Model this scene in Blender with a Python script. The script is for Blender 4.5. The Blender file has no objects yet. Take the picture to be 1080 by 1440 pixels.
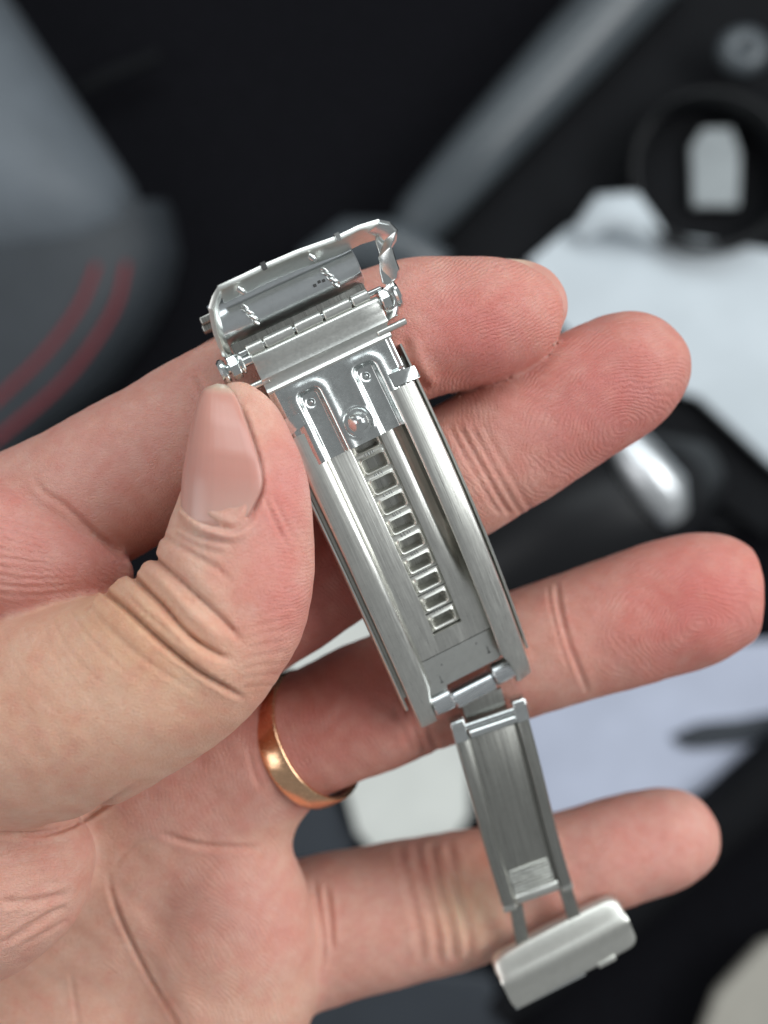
import bpy, bmesh, math
import numpy as np
from mathutils import Matrix, Vector

# ------------------------------------------------------------------ camera, world, lamps, exposure
scene = bpy.context.scene
COL = scene.collection
MM = 0.001                      # everything below is measured in millimetres
D = 160.0                       # lens to the plane of the clasp
S = 1440 / 135.0                # photo pixels per mm in that plane


def P(px, py, z=0.0):
    k = (D - z) / D / S
    return np.array([(px - 540) * k, (720 - py) * k, z])


def RM(rpx, z):                 # a length in photo pixels at depth z -> mm
    return rpx * (D - z) / D / S


cam_data = bpy.data.cameras.new('camera')
cam = bpy.data.objects.new('camera', cam_data)
COL.objects.link(cam)
cam.location = (0, 0, D * MM)
cam_data.sensor_fit = 'VERTICAL'
cam_data.sensor_height = 24
cam_data.lens = 12 / (67.5 / D)
cam_data.clip_start = 0.005
cam_data.clip_end = 20
cam_data.dof.use_dof = True
cam_data.dof.focus_distance = 0.160
cam_data.dof.aperture_fstop = cam_data.lens / 3.8
cam_data.dof.aperture_blades = 0
scene.camera = cam

world = bpy.data.worlds.new('World')
scene.world = world
world.use_nodes = True
bg = world.node_tree.nodes['Background']
bg.inputs['Color'].default_value = (0.95, 0.98, 1.0, 1)
bg.inputs['Strength'].default_value = 0.28


def area(name, loc, target, sx, sy, power, color):
    l = bpy.data.lights.new(name, 'AREA')
    l.shape = 'RECTANGLE'
    l.size, l.size_y = sx, sy
    l.energy = power
    l.color = color
    o = bpy.data.objects.new(name, l)
    COL.objects.link(o)
    o.location = loc
    d = Vector(target) - Vector(loc)
    o.rotation_euler = d.to_track_quat('-Z', 'Y').to_euler()
    return o


# daylight through the car's windscreen and its side windows
area('windscreen_light', (0.10, 0.66, 0.50), (0, 0, -0.02), 0.90, 0.40, 4.4, (0.90, 0.97, 1.0))
area('driver_window_light', (-0.70, -0.18, 0.42), (0, 0, -0.02), 0.60, 0.50, 2.2, (0.98, 0.98, 1.0))
area('passenger_window_light', (0.62, 0.16, 0.36), (0, 0, -0.03), 0.55, 0.42, 5.0, (0.96, 0.99, 1.0))

scene.view_settings.view_transform = 'Standard'
scene.view_settings.look = 'None'
scene.view_settings.exposure = 0.0
scene.view_settings.gamma = 1.0
scene.view_settings.use_curve_mapping = False
scene.render.engine = 'CYCLES'
scene.cycles.use_denoising = True
scene.cycles.max_bounces = 8
scene.cycles.sample_clamp_indirect = 6

# ------------------------------------------------------------------ helpers


def lin(r, g, b):
    f = lambda c: (c / 255 / 12.92) if c / 255 <= 0.04045 else ((c / 255 + 0.055) / 1.055) ** 2.4
    return np.array([f(r), f(g), f(b)])


def link(o, parent=None):
    COL.objects.link(o)
    if parent is not None:
        o.parent = parent
    return o


def empty(name, M, label=None, cat=None, group=None, parent=None):
    o = bpy.data.objects.new(name, None)
    o.empty_display_size = 0.01
    link(o, parent)
    if parent is None:
        o.matrix_world = M
    else:
        o.matrix_local = M
    tag(o, label, cat, group)
    return o


def tag(o, label=None, cat=None, group=None, kind=None):
    if label: o['label'] = label
    if cat: o['category'] = cat
    if group: o['group'] = group
    if kind: o['kind'] = kind
    return o


def mesh_obj(name, verts, faces, mat, parent=None, smooth=40, bevel=0, segs=2, M=None):
    me = bpy.data.meshes.new(name)
    me.from_pydata([tuple(map(float, v)) for v in verts], [], [tuple(f) for f in faces])
    bm = bmesh.new()
    bm.from_mesh(me)
    bmesh.ops.remove_doubles(bm, verts=bm.verts, dist=1e-5)
    bmesh.ops.recalc_face_normals(bm, faces=bm.faces)
    if bevel > 0:
        es = [e for e in bm.edges if len(e.link_faces) == 2 and e.calc_face_angle(0) > math.radians(25)]
        bmesh.ops.bevel(bm, geom=es, offset=bevel, segments=segs, affect='EDGES', profile=0.6, clamp_overlap=True)
    bm.to_mesh(me)
    bm.free()
    if smooth:
        me.polygons.foreach_set('use_smooth', [True] * len(me.polygons))
        me.set_sharp_from_angle(angle=math.radians(smooth))
    me.materials.append(mat)
    o = bpy.data.objects.new(name, me)
    link(o, parent)
    if M is not None:
        o.matrix_local = M
    return o


BOXF = [(0, 1, 3, 2), (4, 6, 7, 5), (0, 4, 5, 1), (2, 3, 7, 6), (0, 2, 6, 4), (1, 5, 7, 3)]


def box_verts(x0, x1, y0, y1, z0, z1):
    return [(x, y, z) for x in (x0, x1) for y in (y0, y1) for z in (z0, z1)]


def box(name, x0, x1, y0, y1, z0, z1, mat, parent, bevel=0.12, segs=2, f=None, M=None):
    v = box_verts(x0, x1, y0, y1, z0, z1)
    if f: v = [f(*p) for p in v]
    return mesh_obj(name, v, BOXF, mat, parent, 40, bevel, segs, M)


def loft(rings, closed=True, caps=True):
    """rings: list of equal-length point lists"""
    n = len(rings[0])
    v = [p for r in rings for p in r]
    f = []
    for i in range(len(rings) - 1):
        for j in range(n if closed else n - 1):
            k = (j + 1) % n
            f.append((i * n + j, i * n + k, (i + 1) * n + k, (i + 1) * n + j))
    if caps and closed:
        f.append(tuple(range(n)))
        f.append(tuple(range((len(rings) - 1) * n, len(rings) * n)))
    return v, f


def tube(path, rad, n=10):
    path = [np.array(p, float) for p in path]
    rings = []
    for i, p in enumerate(path):
        t = path[min(i + 1, len(path) - 1)] - path[max(i - 1, 0)]
        t = t / np.linalg.norm(t)
        a = np.cross(t, [0, 0, 1.0])
        if np.linalg.norm(a) < 0.1: a = np.cross(t, [0, 1.0, 0])
        a /= np.linalg.norm(a)
        b = np.cross(t, a)
        r = rad[i] if hasattr(rad, '__len__') else rad
        rings.append([p + r * (math.cos(q) * a + math.sin(q) * b) for q in np.arange(n) * 2 * math.pi / n])
    return loft(rings)


def spline(pts, m=6):
    pts = np.array(pts, float)
    q = np.vstack([2 * pts[0] - pts[1], pts, 2 * pts[-1] - pts[-2]])
    out = []
    for i in range(1, len(q) - 2):
        for t in np.arange(m) / m:
            a, b, c, d = q[i - 1], q[i], q[i + 1], q[i + 2]
            out.append(0.5 * (2 * b + (c - a) * t + (2 * a - 5 * b + 4 * c - d) * t * t + (3 * b - a - 3 * c + d) * t ** 3))
    out.append(pts[-1])
    return np.array(out)


# ------------------------------------------------------------------ materials


def nodes_of(name):
    m = bpy.data.materials.new(name)
    m.use_nodes = True
    nt = m.node_tree
    return m, nt, nt.nodes['Principled BSDF']


def N(nt, kind, **kw):
    n = nt.nodes.new(kind)
    for k, v in kw.items():
        if k in n.inputs: n.inputs[k].default_value = v
        else: setattr(n, k, v)
    return n


def metal(name, color, rough, grain=(0, 0, 0), amount=0.1, bump=0.0, spots=0.0, streak=0.0):
    """steel; grain = noise scale per local axis in 1/mm, so low values run along the brushing"""
    m, nt, b = nodes_of(name)
    b.inputs['Metallic'].default_value = 1
    b.inputs['Base Color'].default_value = (*color, 1)
    b.inputs['Roughness'].default_value = rough
    tc = N(nt, 'ShaderNodeTexCoord')
    if any(grain):
        mp = N(nt, 'ShaderNodeMapping', Scale=grain)
        nt.links.new(tc.outputs['Object'], mp.inputs['Vector'])
        no = N(nt, 'ShaderNodeTexNoise', Scale=1.0, Detail=3.0, Roughness=0.55)
        nt.links.new(mp.outputs[0], no.inputs['Vector'])
        mr = N(nt, 'ShaderNodeMapRange')
        mr.inputs['From Min'].default_value = 0.3
        mr.inputs['From Max'].default_value = 0.7
        mr.inputs['To Min'].default_value = rough - amount
        mr.inputs['To Max'].default_value = rough + amount
        nt.links.new(no.outputs['Fac'], mr.inputs['Value'])
        nt.links.new(mr.outputs[0], b.inputs['Roughness'])
        if bump:
            bp = N(nt, 'ShaderNodeBump', Strength=bump, Distance=0.00006)
            nt.links.new(no.outputs['Fac'], bp.inputs['Height'])
            nt.links.new(bp.outputs[0], b.inputs['Normal'])
    # grime and handling marks
    n2 = N(nt, 'ShaderNodeTexNoise', Scale=0.9, Detail=6.0, Roughness=0.7)
    nt.links.new(tc.outputs['Object'], n2.inputs['Vector'])
    cr = N(nt, 'ShaderNodeValToRGB')
    cr.color_ramp.elements[0].position = 0.25
    cr.color_ramp.elements[0].color = (*[c * (0.90 - spots) for c in color], 1)
    cr.color_ramp.elements[1].position = 0.55
    cr.color_ramp.elements[1].color = (*color, 1)
    nt.links.new(n2.outputs['Fac'], cr.inputs[0])
    if streak:
        mm = N(nt, 'ShaderNodeMapRange')
        mm.inputs['From Min'].default_value = 0.3
        mm.inputs['From Max'].default_value = 0.7
        mm.inputs['To Min'].default_value = 1 - streak
        mm.inputs['To Max'].default_value = 1 + streak
        nt.links.new(no.outputs['Fac'], mm.inputs['Value'])
        mx_ = N(nt, 'ShaderNodeMix', data_type='RGBA', blend_type='MULTIPLY')
        mx_.inputs[0].default_value = 1
        nt.links.new(cr.outputs[0], mx_.inputs[6])
        nt.links.new(mm.outputs[0], mx_.inputs[7])
        nt.links.new(mx_.outputs[2], b.inputs['Base Color'])
    else:
        nt.links.new(cr.outputs[0], b.inputs['Base Color'])
    return m


STEEL = (0.71, 0.71, 0.665)
M_BRUSH = metal('brushed_steel', STEEL, 0.33, (6.5, 0.05, 0.6), 0.06, 0.22, 0.0, 0.09)
M_BRUSHW = metal('crosswise_brushed_steel', STEEL, 0.32, (0.2, 5, 5), 0.10, 0.5, 0.0, 0.1)
M_SATIN = metal('satin_steel', (0.73, 0.74, 0.70), 0.33, (3, 3, 3), 0.04, 0.0)
M_POL = metal('polished_steel', (0.72, 0.75, 0.74), 0.19, (1.5, 1.5, 1.5), 0.05)
M_STAMP = metal('stamped_steel', (0.66, 0.69, 0.68), 0.24, (5, 5, 5), 0.05, 0.06, 0.06)
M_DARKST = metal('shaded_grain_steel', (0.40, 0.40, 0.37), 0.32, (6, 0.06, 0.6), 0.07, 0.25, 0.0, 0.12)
M_LINK = metal('smooth_link_steel', (0.72, 0.76, 0.77), 0.28)
M_KNUC = metal('dull_polished_steel', (0.70, 0.73, 0.74), 0.27, (0.3, 4, 4), 0.06, 0.15)
M_SOFT = metal('matt_satin_steel', (0.70, 0.70, 0.65), 0.44)
M_INK = nodes_of('dark_grime')[0]
M_INK.node_tree.nodes['Principled BSDF'].inputs['Base Color'].default_value = (0.05, 0.05, 0.05, 1)
M_GOLD = metal('yellow_gold', (0.90, 0.55, 0.33), 0.22, (0.6, 3, 3), 0.08, 0.12, 0.1)


def plain(name, color, rough=0.6, spec=0.4, noise=0.0, scale=0.05, bump=0.0, metallic=0.0):
    m, nt, b = nodes_of(name)
    b.inputs['Base Color'].default_value = (*color, 1)
    b.inputs['Roughness'].default_value = rough
    b.inputs['Specular IOR Level'].default_value = spec
    b.inputs['Metallic'].default_value = metallic
    if noise or bump:
        tc = N(nt, 'ShaderNodeTexCoord')
        no = N(nt, 'ShaderNodeTexNoise', Scale=scale, Detail=5.0, Roughness=0.6)
        nt.links.new(tc.outputs['Object'], no.inputs['Vector'])
        if noise:
            cr = N(nt, 'ShaderNodeValToRGB')
            cr.color_ramp.elements[0].position = 0.3
            cr.color_ramp.elements[1].position = 0.7
            cr.color_ramp.elements[0].color = (*[c * (1 - noise) for c in color], 1)
            cr.color_ramp.elements[1].color = (*[min(1, c * (1 + noise)) for c in color], 1)
            nt.links.new(no.outputs['Fac'], cr.inputs[0])
            nt.links.new(cr.outputs[0], b.inputs['Base Color'])
        if bump:
            bp = N(nt, 'ShaderNodeBump', Strength=bump, Distance=0.001)
            nt.links.new(no.outputs['Fac'], bp.inputs['Height'])
            nt.links.new(bp.outputs[0], b.inputs['Normal'])
    return m


SCALE = Matrix.Diagonal((MM, MM, MM, 1))


def frame(o, X, Y, Z):
    M = Matrix.Identity(4)
    for i, a in enumerate((X, Y, Z)):
        for j in range(3): M[j][i] = float(a[j])
    for j in range(3): M[j][3] = float(o[j]) * MM
    return M @ SCALE


# ------------------------------------------------------------------ the car around the hand (out of focus, 25 to 40 cm below the hand)
M_BLACK = plain('black_carpet', (0.006, 0.006, 0.008), 0.95, 0.1, 0.3, 0.2)
M_DPLAS = plain('dark_plastic', (0.006, 0.0065, 0.008), 0.75, 0.15, 0.15, 0.05)
M_GPLAS = plain('grey_satin_trim', (0.075, 0.088, 0.098), 0.32, 0.5, 0.1, 0.03)
M_LEATH = plain('grey_leather', (0.135, 0.155, 0.175), 0.55, 0.4, 0.1, 0.04, 0.4)
M_LEATD = plain('charcoal_leather', (0.040, 0.047, 0.055), 0.55, 0.4, 0.1, 0.04, 0.4)
M_RED = plain('red_thread', (0.26, 0.040, 0.048), 0.7, 0.3)
M_PAPER = plain('white_paper', (0.62, 0.68, 0.72), 0.7, 0.3, 0.06, 0.03)
M_PAPER2 = plain('creamy_paper', (0.70, 0.72, 0.68), 0.7, 0.3, 0.06, 0.03)
M_LILAC = plain('cool_white_paper', (0.50, 0.54, 0.66), 0.6, 0.3, 0.08, 0.03)
M_BEIGE = plain('beige_plastic', (0.42, 0.40, 0.35), 0.6, 0.3, 0.05, 0.05)
M_SLATE = plain('slate_plastic', (0.035, 0.042, 0.052), 0.5, 0.4, 0.1, 0.04)
M_CARD = plain('grey_card', (0.34, 0.37, 0.38), 0.7, 0.3, 0.25, 0.03)
M_CHROME = metal('bright_trim', (0.85, 0.88, 0.90), 0.38)
M_GLOSS = plain('gloss_black_plastic', (0.006, 0.0065, 0.008), 0.45, 0.3)

MW = SCALE.copy()


def world_obj(name, v, f, mat, parent=None, smooth=50, bevel=0, segs=3):
    o = mesh_obj(name, v, f, mat, parent, smooth, bevel, segs)
    if parent is None: o.matrix_world = MW
    return o


def group_root(name, label, cat, group=None):
    return empty(name, MW, label, cat, group)


def slab(pix, z, thick, sub=0, wob=0.0, seed=0):
    """solid with an outline given by photo pixels at depth z, thick mm deep, with a gently uneven top"""
    rng = np.random.default_rng(seed)
    pts = spline(list(pix) + [pix[0]], 4)[:-1] if sub else np.array(pix, float)
    top = [P(x, y, z) for x, y in pts]
    c = np.mean(top, axis=0)
    rings = []
    n = len(top)
    ph = rng.uniform(0, 6.28, 4)
    for s, dz in ((1.0, -thick), (1.0, -0.25 * thick), (0.985, 0), (0.7, 0), (0.4, 0), (0.15, 0)):
        r = []
        for p in top:
            q = c + (p - c) * s
            w = wob * (math.sin(q[0] * 0.09 + ph[0]) + math.sin(q[1] * 0.11 + q[0] * 0.05 + ph[1])
                       + 0.5 * math.sin(q[0] * 0.2 - q[1] * 0.16 + ph[2]))
            r.append((q[0], q[1], z + dz + w))
        rings.append(r)
    return loft(rings)


DEEP = 130.0                    # the car lies this much deeper than the depths written below
RS = 1.25


def PB(px, py, z):
    return P(px, py, z - DEEP)


def slab_b(pix, z, thick, sub=0, wob=0.0, seed=0):
    return slab(pix, z - DEEP, thick, sub, wob, seed)


def tube_b(path, rad, n=10):
    return tube(path, [r * RS for r in rad] if hasattr(rad, '__len__') else rad * RS, n)


# floor and console
zf = -360
v = [PB(-1400, -1400, zf), PB(2500, -1400, zf), PB(2500, 2900, zf), PB(-1400, 2900, zf)]
tag(world_obj('car_floor', v, [(3, 2, 1, 0)], M_BLACK), 'black carpeted car floor far below the hand', None, None, 'structure')

v, f = slab_b([(560, 370), (700, 210), (905, 20), (1010, -120), (1500, -120), (1500, 700), (1000, 760), (760, 520)], -330, 28, 0)
tag(world_obj('console_panel', v, f, M_DPLAS, None, 50, 4), 'matt black console panel behind the fingertips', None, None, 'structure')

# seat bolster with red stitching, left
seat = group_root('seat_bolster', 'grey leather seat bolster with two rows of red stitching', 'seat')
rings = []
for t in np.linspace(0, 1, 9):
    y = -160 + t * 530
    xr = np.interp(y, [-160, 0, 150, 250, 310, 345, 370], [-90, 10, 112, 178, 196, 182, 130])
    row = []
    for a in np.linspace(0, math.pi, 13):
        x = -420 + (xr + 420) * (0.5 - 0.5 * math.cos(a))
        row.append(PB(x, y, -330 + 62 * math.sin(a) ** 0.8 * (1 - 0.45 * max(0, (t - 0.75) / 0.25) ** 2)))
    rings.append(row)
v, f = loft(rings, closed=False)
b0 = len(v)
v2 = [(p[0], p[1], -358 - DEEP) for p in v]
n = 13
m_ = 9
f2 = [tuple(i + b0 for i in q) for q in f]
side = []
edge = [i for i in range(n)] + [k * n + n - 1 for k in range(1, m_)] + [(m_ - 1) * n + j for j in range(n - 2, -1, -1)] + [k * n for k in range(m_ - 2, 0, -1)]
for a, b in zip(edge, edge[1:] + edge[:1]): side.append((a, b, b + b0, a + b0))
world_obj('upper_panel', v + v2, f + f2 + side, M_LEATH, seat, 70)
def lower_edge(y):
    return np.interp(y, [280, 345, 430, 520, 620, 800], [232, 246, 225, 160, 50, -130])


def lower_z(x, y):
    c = np.clip(1 - 2 * (x + 420) / (lower_edge(y) + 420), -1, 1)
    return -338 + 48 * math.sin(math.acos(c)) ** 0.8


rings = []
for t in np.linspace(0, 1, 9):
    y = 282 + t * 500
    rings.append([PB(x, y, lower_z(x, y)) for x in (-420 + (lower_edge(y) + 420) * (0.5 - 0.5 * math.cos(a)) for a in np.linspace(0, math.pi, 13))])
v, f = loft(rings, closed=False)
v2 = [(p[0], p[1], -358 - DEEP) for p in v]
world_obj('lower_panel', v + v2, f + f2 + side, M_LEATD, seat, 70)
for path in ([(136, 372), (112, 430), (60, 500), (-10, 568)], [(178, 370), (158, 440), (90, 535), (-10, 622)]):
    pp = spline(path, 6)
    v, f = tube_b([PB(x, y, lower_z(x, y) + 0.4) for x, y in pp], 1.2, 8)
    world_obj('stitching', v, f, M_RED, seat, 60)

# faint bar on the floor
v, f = tube_b([PB(112, 128, -340), PB(150, 108, -340), PB(225, 78, -340)], [3.2, 3.6, 2.6], 10)
tag(world_obj('seat_rail', v, f, M_DPLAS), 'dark seat rail end on the black floor', 'rail')

# diagonal trim strip
v, f = tube_b([PB(930, -60, -318), PB(800, 78, -318), PB(690, 198, -318), PB(590, 310, -318), PB(560, 345, -322)], [15, 14.5, 13, 11, 6], 20)
tag(world_obj('trim_strip', v, f, M_GPLAS), 'grey satin trim strip running diagonally across the dark console', 'trim')

# rounded grey trim end just behind the hood of the clasp
v, f = tube_b([PB(430, 372, -316), PB(490, 345, -312), PB(560, 350, -312), PB(620, 380, -316)], [6, 11, 12, 8], 16)
tag(world_obj('trim_end', v, f, M_GPLAS), 'rounded grey trim end just above the clasp', 'trim')

# cup holder
cup = group_root('cup_holder', 'round black cup holder in the upper right corner', 'cup holder')


def torus_b(cx, cy, z, R, r, sq=1.0, n=40, m=12):
    c = PB(cx, cy, z)
    z = z - DEEP
    R, r = R * RS, r * RS
    rings = []
    for i in range(n):
        a = 2 * math.pi * i / n
        rings.append([(c[0] + (R + r * math.cos(b)) * math.cos(a), c[1] + (R + r * math.cos(b)) * sq * math.sin(a),
                       z + r * math.sin(b)) for b in np.arange(m) * 2 * math.pi / m])
    rings.append(rings[0])
    return loft(rings, True, False)


v, f = torus_b(1000, 240, -312, 31, 2.4)
world_obj('rim', v, f, M_GLOSS, cup, 70)
c = PB(1000, 240, -300)
rings = [[(c[0] + R * RS * math.cos(a), c[1] + R * RS * math.sin(a), z - DEEP) for a in np.arange(32) * 2 * math.pi / 32] for R, z in ((31, -301), (28, -345), (25, -348), (1, -348))]
v, f = loft(rings, True, False)
world_obj('well', v, f, M_GLOSS, cup, 50)
v, f = slab_b([(972, 205), (988, 180), (1030, 178), (1042, 215), (1040, 290), (975, 290)], -320, 5, 0)
tag(world_obj('card', v, f, M_CARD, None, 50, 1.5), 'pale card standing in the black cup holder', 'card')
v, f = torus_b(1045, 72, -305, 5.5, 5.2, 0.9, 24, 10)
dial = world_obj('dial', v, f, M_GPLAS, None, 70)
tag(dial, 'small grey dial above the cup holder', 'dial')

# white bag and papers
v, f = slab_b([(742, 368), (800, 318), (880, 300), (960, 332), (1090, 352), (1300, 420), (1300, 780), (1085, 655), (985, 560), (860, 520), (775, 445)], -318, 5, 0, 1.0, 2)
bag = group_root('paper_bag', 'crumpled white paper bag behind the middle fingertip', 'bag')
world_obj('body', v, f, M_PAPER, bag, 60, 1)
v, f = tube_b([PB(815, 330, -312), PB(850, 300, -306), PB(880, 300, -306), PB(925, 335, -314)], [4, 8, 9, 4], 14)
world_obj('twisted_top', v, f, M_PAPER, bag, 70)
v, f = slab_b([(900, 570), (1000, 628), (1080, 690), (1085, 760), (985, 690), (905, 640)], -322, 5)
tag(world_obj('console_edge', v, f, M_DPLAS, None, 50, 2), 'black console edge below the white bag', 'trim')

# shifter with a bright trim piece
sh = group_root('gear_shifter', 'gloss black gear shifter with bright metal trim between middle and ring fingers', 'shifter')
v, f = tube_b([PB(660, 820, -300), PB(760, 760, -290), PB(850, 720, -286), PB(930, 690, -290), PB(985, 660, -300)], [20, 26, 27, 24, 13], 24)
world_obj('body', v, f, M_GLOSS, sh, 70)
v, f = torus_b(800, 770, -288, 24, 2.2, 0.8)
world_obj('collar', v, f, M_GPLAS, sh, 70)
v, f = tube_b([PB(862, 596, -262), PB(895, 645, -256), PB(930, 690, -254), PB(945, 722, -260)], [5, 8.5, 9.5, 6], 18)
world_obj('trim_piece', v, f, M_CHROME, sh, 70)

# papers seen between ring and little fingers
v, f = slab_b([(690, 930), (1100, 900), (1300, 950), (1200, 1030), (1020, 1100), (900, 1150), (740, 1170)], -330, 3, 0, 0.8, 5)
tag(world_obj('paper_sheet', v, f, M_LILAC, None, 60, 0.8), 'cool white paper sheet between ring and little fingertips', 'paper')
v, f = slab_b([(945, 1036), (985, 1018), (1040, 1012), (1120, 1000), (1120, 1030), (1020, 1050), (965, 1052)], -327, 2, 1)
tag(world_obj('cord', v, f, M_SLATE, None, 60, 0.8), 'black cord end lying across the cool white sheet', 'cord')
v, f = slab_b([(380, 900), (560, 830), (660, 920), (660, 1150), (640, 1178), (560, 1190), (532, 1205), (502, 1170), (470, 1060)], -322, 3, 0, 0.8, 8)
tag(world_obj('paper_sheet', v, f, M_PAPER2, None, 60, 0.8), 'creamy white paper below the ring finger left of the link', 'paper')
v, f = tube_b([PB(1260, 960, -318), PB(1100, 1075, -318), PB(1000, 1160, -320), PB(850, 1300, -326), PB(700, 1420, -332)], [13, 13, 12, 10, 8], 18)
tag(world_obj('belt_tube', v, f, M_DPLAS), 'dark rounded tube running below the little fingertip', 'trim')
v, f = slab_b([(980, 1480), (1010, 1400), (1075, 1330), (1300, 1270), (1300, 1600), (1000, 1600)], -322, 10, 0)
tag(world_obj('plastic_tray', v, f, M_BEIGE, None, 60, 3), 'beige plastic tray in the bottom right corner', 'tray')
v, f = slab_b([(380, 1380), (520, 1360), (690, 1372), (720, 1440), (700, 1560), (380, 1560)], -326, 10, 0)
tag(world_obj('door_pocket', v, f, M_SLATE, None, 60, 3), 'slate grey plastic pocket below the little finger', 'trim')
v, f = slab_b([(380, 1130), (470, 1120), (505, 1180), (490, 1215), (380, 1215)], -332, 6, 0)
tag(world_obj('door_pocket', v, f, M_SLATE, None, 60, 2), 'slate grey plastic block between the gold ring and little finger', 'trim')

# ------------------------------------------------------------------ the hand: one continuous skin from a signed distance field
# chains: (photo px x, y, depth z mm, radius in photo px)
CH = {
    'thumb': [(-330, 1130, -22, 165), (-60, 1035, -8, 152), (95, 998, -2, 146), (195, 958, 1, 136), (275, 905, 2.5, 124), (322, 840, 3, 114),
              (338, 765, 3.4, 104), (346, 705, 3.6, 90), (346, 655, 3.6, 77), (341, 608, 3.4, 60), (333, 570, 3.2, 34)],
    'index': [(-300, 900, -17, 120), (-120, 815, -15, 116), (55, 733, -14, 110), (170, 673, -13.5, 108), (347, 570, -13, 104), (450, 518, -13, 102),
              (560, 470, -13, 101), (630, 457, -13, 95), (690, 449, -12.5, 85), (722, 444, -12.5, 70), (744, 440, -12.5, 46)],
    'index_base': [(-260, 860, -10, 120), (-60, 775, -6, 104), (20, 786, -5, 86), (95, 802, -6, 62), (152, 806, -8, 36)],
    'middle': [(200, 930, -24, 110), (330, 860, -22, 108), (430, 800, -21, 103), (580, 702, -20, 98), (660, 655, -19.5, 97), (740, 606, -19, 96),
               (820, 558, -18.5, 93), (868, 530, -18.5, 89), (890, 519, -18.5, 80)],
    'ring_finger': [(230, 1110, -31, 110), (350, 1066, -30, 98), (432, 1032, -30.3, 89), (520, 993, -30.5, 93), (600, 962, -32, 91), (700, 930, -32.5, 89), (800, 898, -31, 90),
                    (900, 866, -29.5, 94), (965, 846, -29, 95), (1000, 836, -29, 86)],
    'little': [(280, 1350, -44, 112), (400, 1322, -45, 105), (470, 1303, -46, 101), (560, 1283, -47, 97), (650, 1263, -47.5, 93), (720, 1242, -47.5, 83),
               (780, 1224, -47, 78), (860, 1200, -46, 75), (920, 1183, -46, 73), (945, 1177, -46, 66)],
    'palm': [(-400, 1500, -44, 230), (-150, 1330, -36, 190), (60, 1220, -32, 160), (200, 1150, -30, 130), (320, 1110, -31, 96)],
    'palm_low': [(-350, 1900, -50, 260), (-100, 1650, -46, 230), (60, 1480, -40, 190), (180, 1370, -37, 140)],
    'pad': [(250, 1640, -44, 150), (318, 1430, -34, 118), (334, 1350, -32, 108), (330, 1275, -31, 104), (310, 1215, -31, 92), (290, 1180, -33, 70)],
    'pad_ring': [(330, 1160, -31, 72), (355, 1105, -31, 78)],
    'palm_fill': [(140, 1300, -37, 95), (215, 1295, -34, 88), (280, 1285, -33, 85)],
    'thenar': [(-380, 1330, -30, 190), (-140, 1255, -17, 165), (-40, 1240, -13, 140), (10, 1230, -12, 115), (50, 1210, -12, 82)],
}
FLAT = {'palm': 0.75, 'palm_low': 0.75}
CHAINS = {}
for k, pts in CH.items():
    a = np.array([[*P(x, y, z), RM(r, z)] for x, y, z, r in pts])
    CHAINS[k] = spline(a, 4)


def smin(a, b, k):
    h = np.maximum(k - np.abs(a - b), 0) / k
    return np.minimum(a, b) - h * h * k * 0.25


GH = 0.62
lo = np.array([-92.0, -100.0, -68.0])
hi = np.array([58.0, 42.0, 22.0])
dim = np.ceil((hi - lo) / GH).astype(int)
AX = [(lo[i] + GH * np.arange(dim[i])).astype(np.float32) for i in range(3)]
BIG = np.float32(50)


DMIN = np.full(dim, BIG, np.float32)
OWN = np.zeros(dim, np.int8)
NAMES = list(CHAINS)


def add_chain(F, name, k, pad=7.0):
    """smooth union of one chain into F, each segment only inside its own box"""
    ch = CHAINS[name].astype(np.float32)
    flat = FLAT.get(name, 1.0)

    def span(mn, mx):
        sl = []
        for i in range(3):
            i0 = max(0, int((mn[i] - lo[i]) / GH))
            i1 = min(dim[i], int((mx[i] - lo[i]) / GH) + 2)
            if i1 <= i0: return None
            sl.append(slice(i0, i1))
        return tuple(sl)

    d = np.full(dim, BIG, np.float32)
    for i in range(len(ch) - 1):
        p, q = ch[i], ch[i + 1]
        r = max(p[3], q[3]) + pad
        sl = span(np.minimum(p[:3], q[:3]) - r, np.maximum(p[:3], q[:3]) + r)
        if sl is None: continue
        g = [AX[0][sl[0]][:, None, None], AX[1][sl[1]][None, :, None], AX[2][sl[2]][None, None, :]]
        ab = q[:3] - p[:3]
        L = float(ab @ ab) + 1e-9
        x, y, z = g[0] - p[0], g[1] - p[1], g[2] - p[2]
        t = np.clip((x * ab[0] + y * ab[1] + z * ab[2]) / L, 0, 1)
        dd = np.sqrt((x - t * ab[0]) ** 2 + (y - t * ab[1]) ** 2 + ((z - t * ab[2]) / flat) ** 2) - (p[3] + t * (q[3] - p[3]))
        d[sl] = np.minimum(d[sl], dd)
    r = ch[:, 3:4] + pad
    sl = span((ch[:, :3] - r).min(0), (ch[:, :3] + r).max(0))
    e = d[sl]
    F[sl] = smin(F[sl], e, k)
    m = e < DMIN[sl]
    OWN[sl] = np.where(m, NAMES.index(name), OWN[sl])
    DMIN[sl] = np.minimum(DMIN[sl], e)
    return F


palm = np.full(dim, BIG, np.float32)
for nme, k in (('palm', 1), ('palm_low', 5), ('pad', 3.5), ('pad_ring', 4.0), ('palm_fill', 5.0)):
    palm = add_chain(palm, nme, k)
fing = np.full(dim, BIG, np.float32)
for nme, k in (('index', 0.5), ('index_base', 0.6), ('middle', 0.5), ('ring_finger', 0.8), ('little', 0.5)):
    fing = add_chain(fing, nme, k)
FIELD = smin(palm, fing, 3.0)
FIELD = add_chain(FIELD, 'thumb', 1.6)
FIELD = add_chain(FIELD, 'thenar', 3.5)
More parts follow.
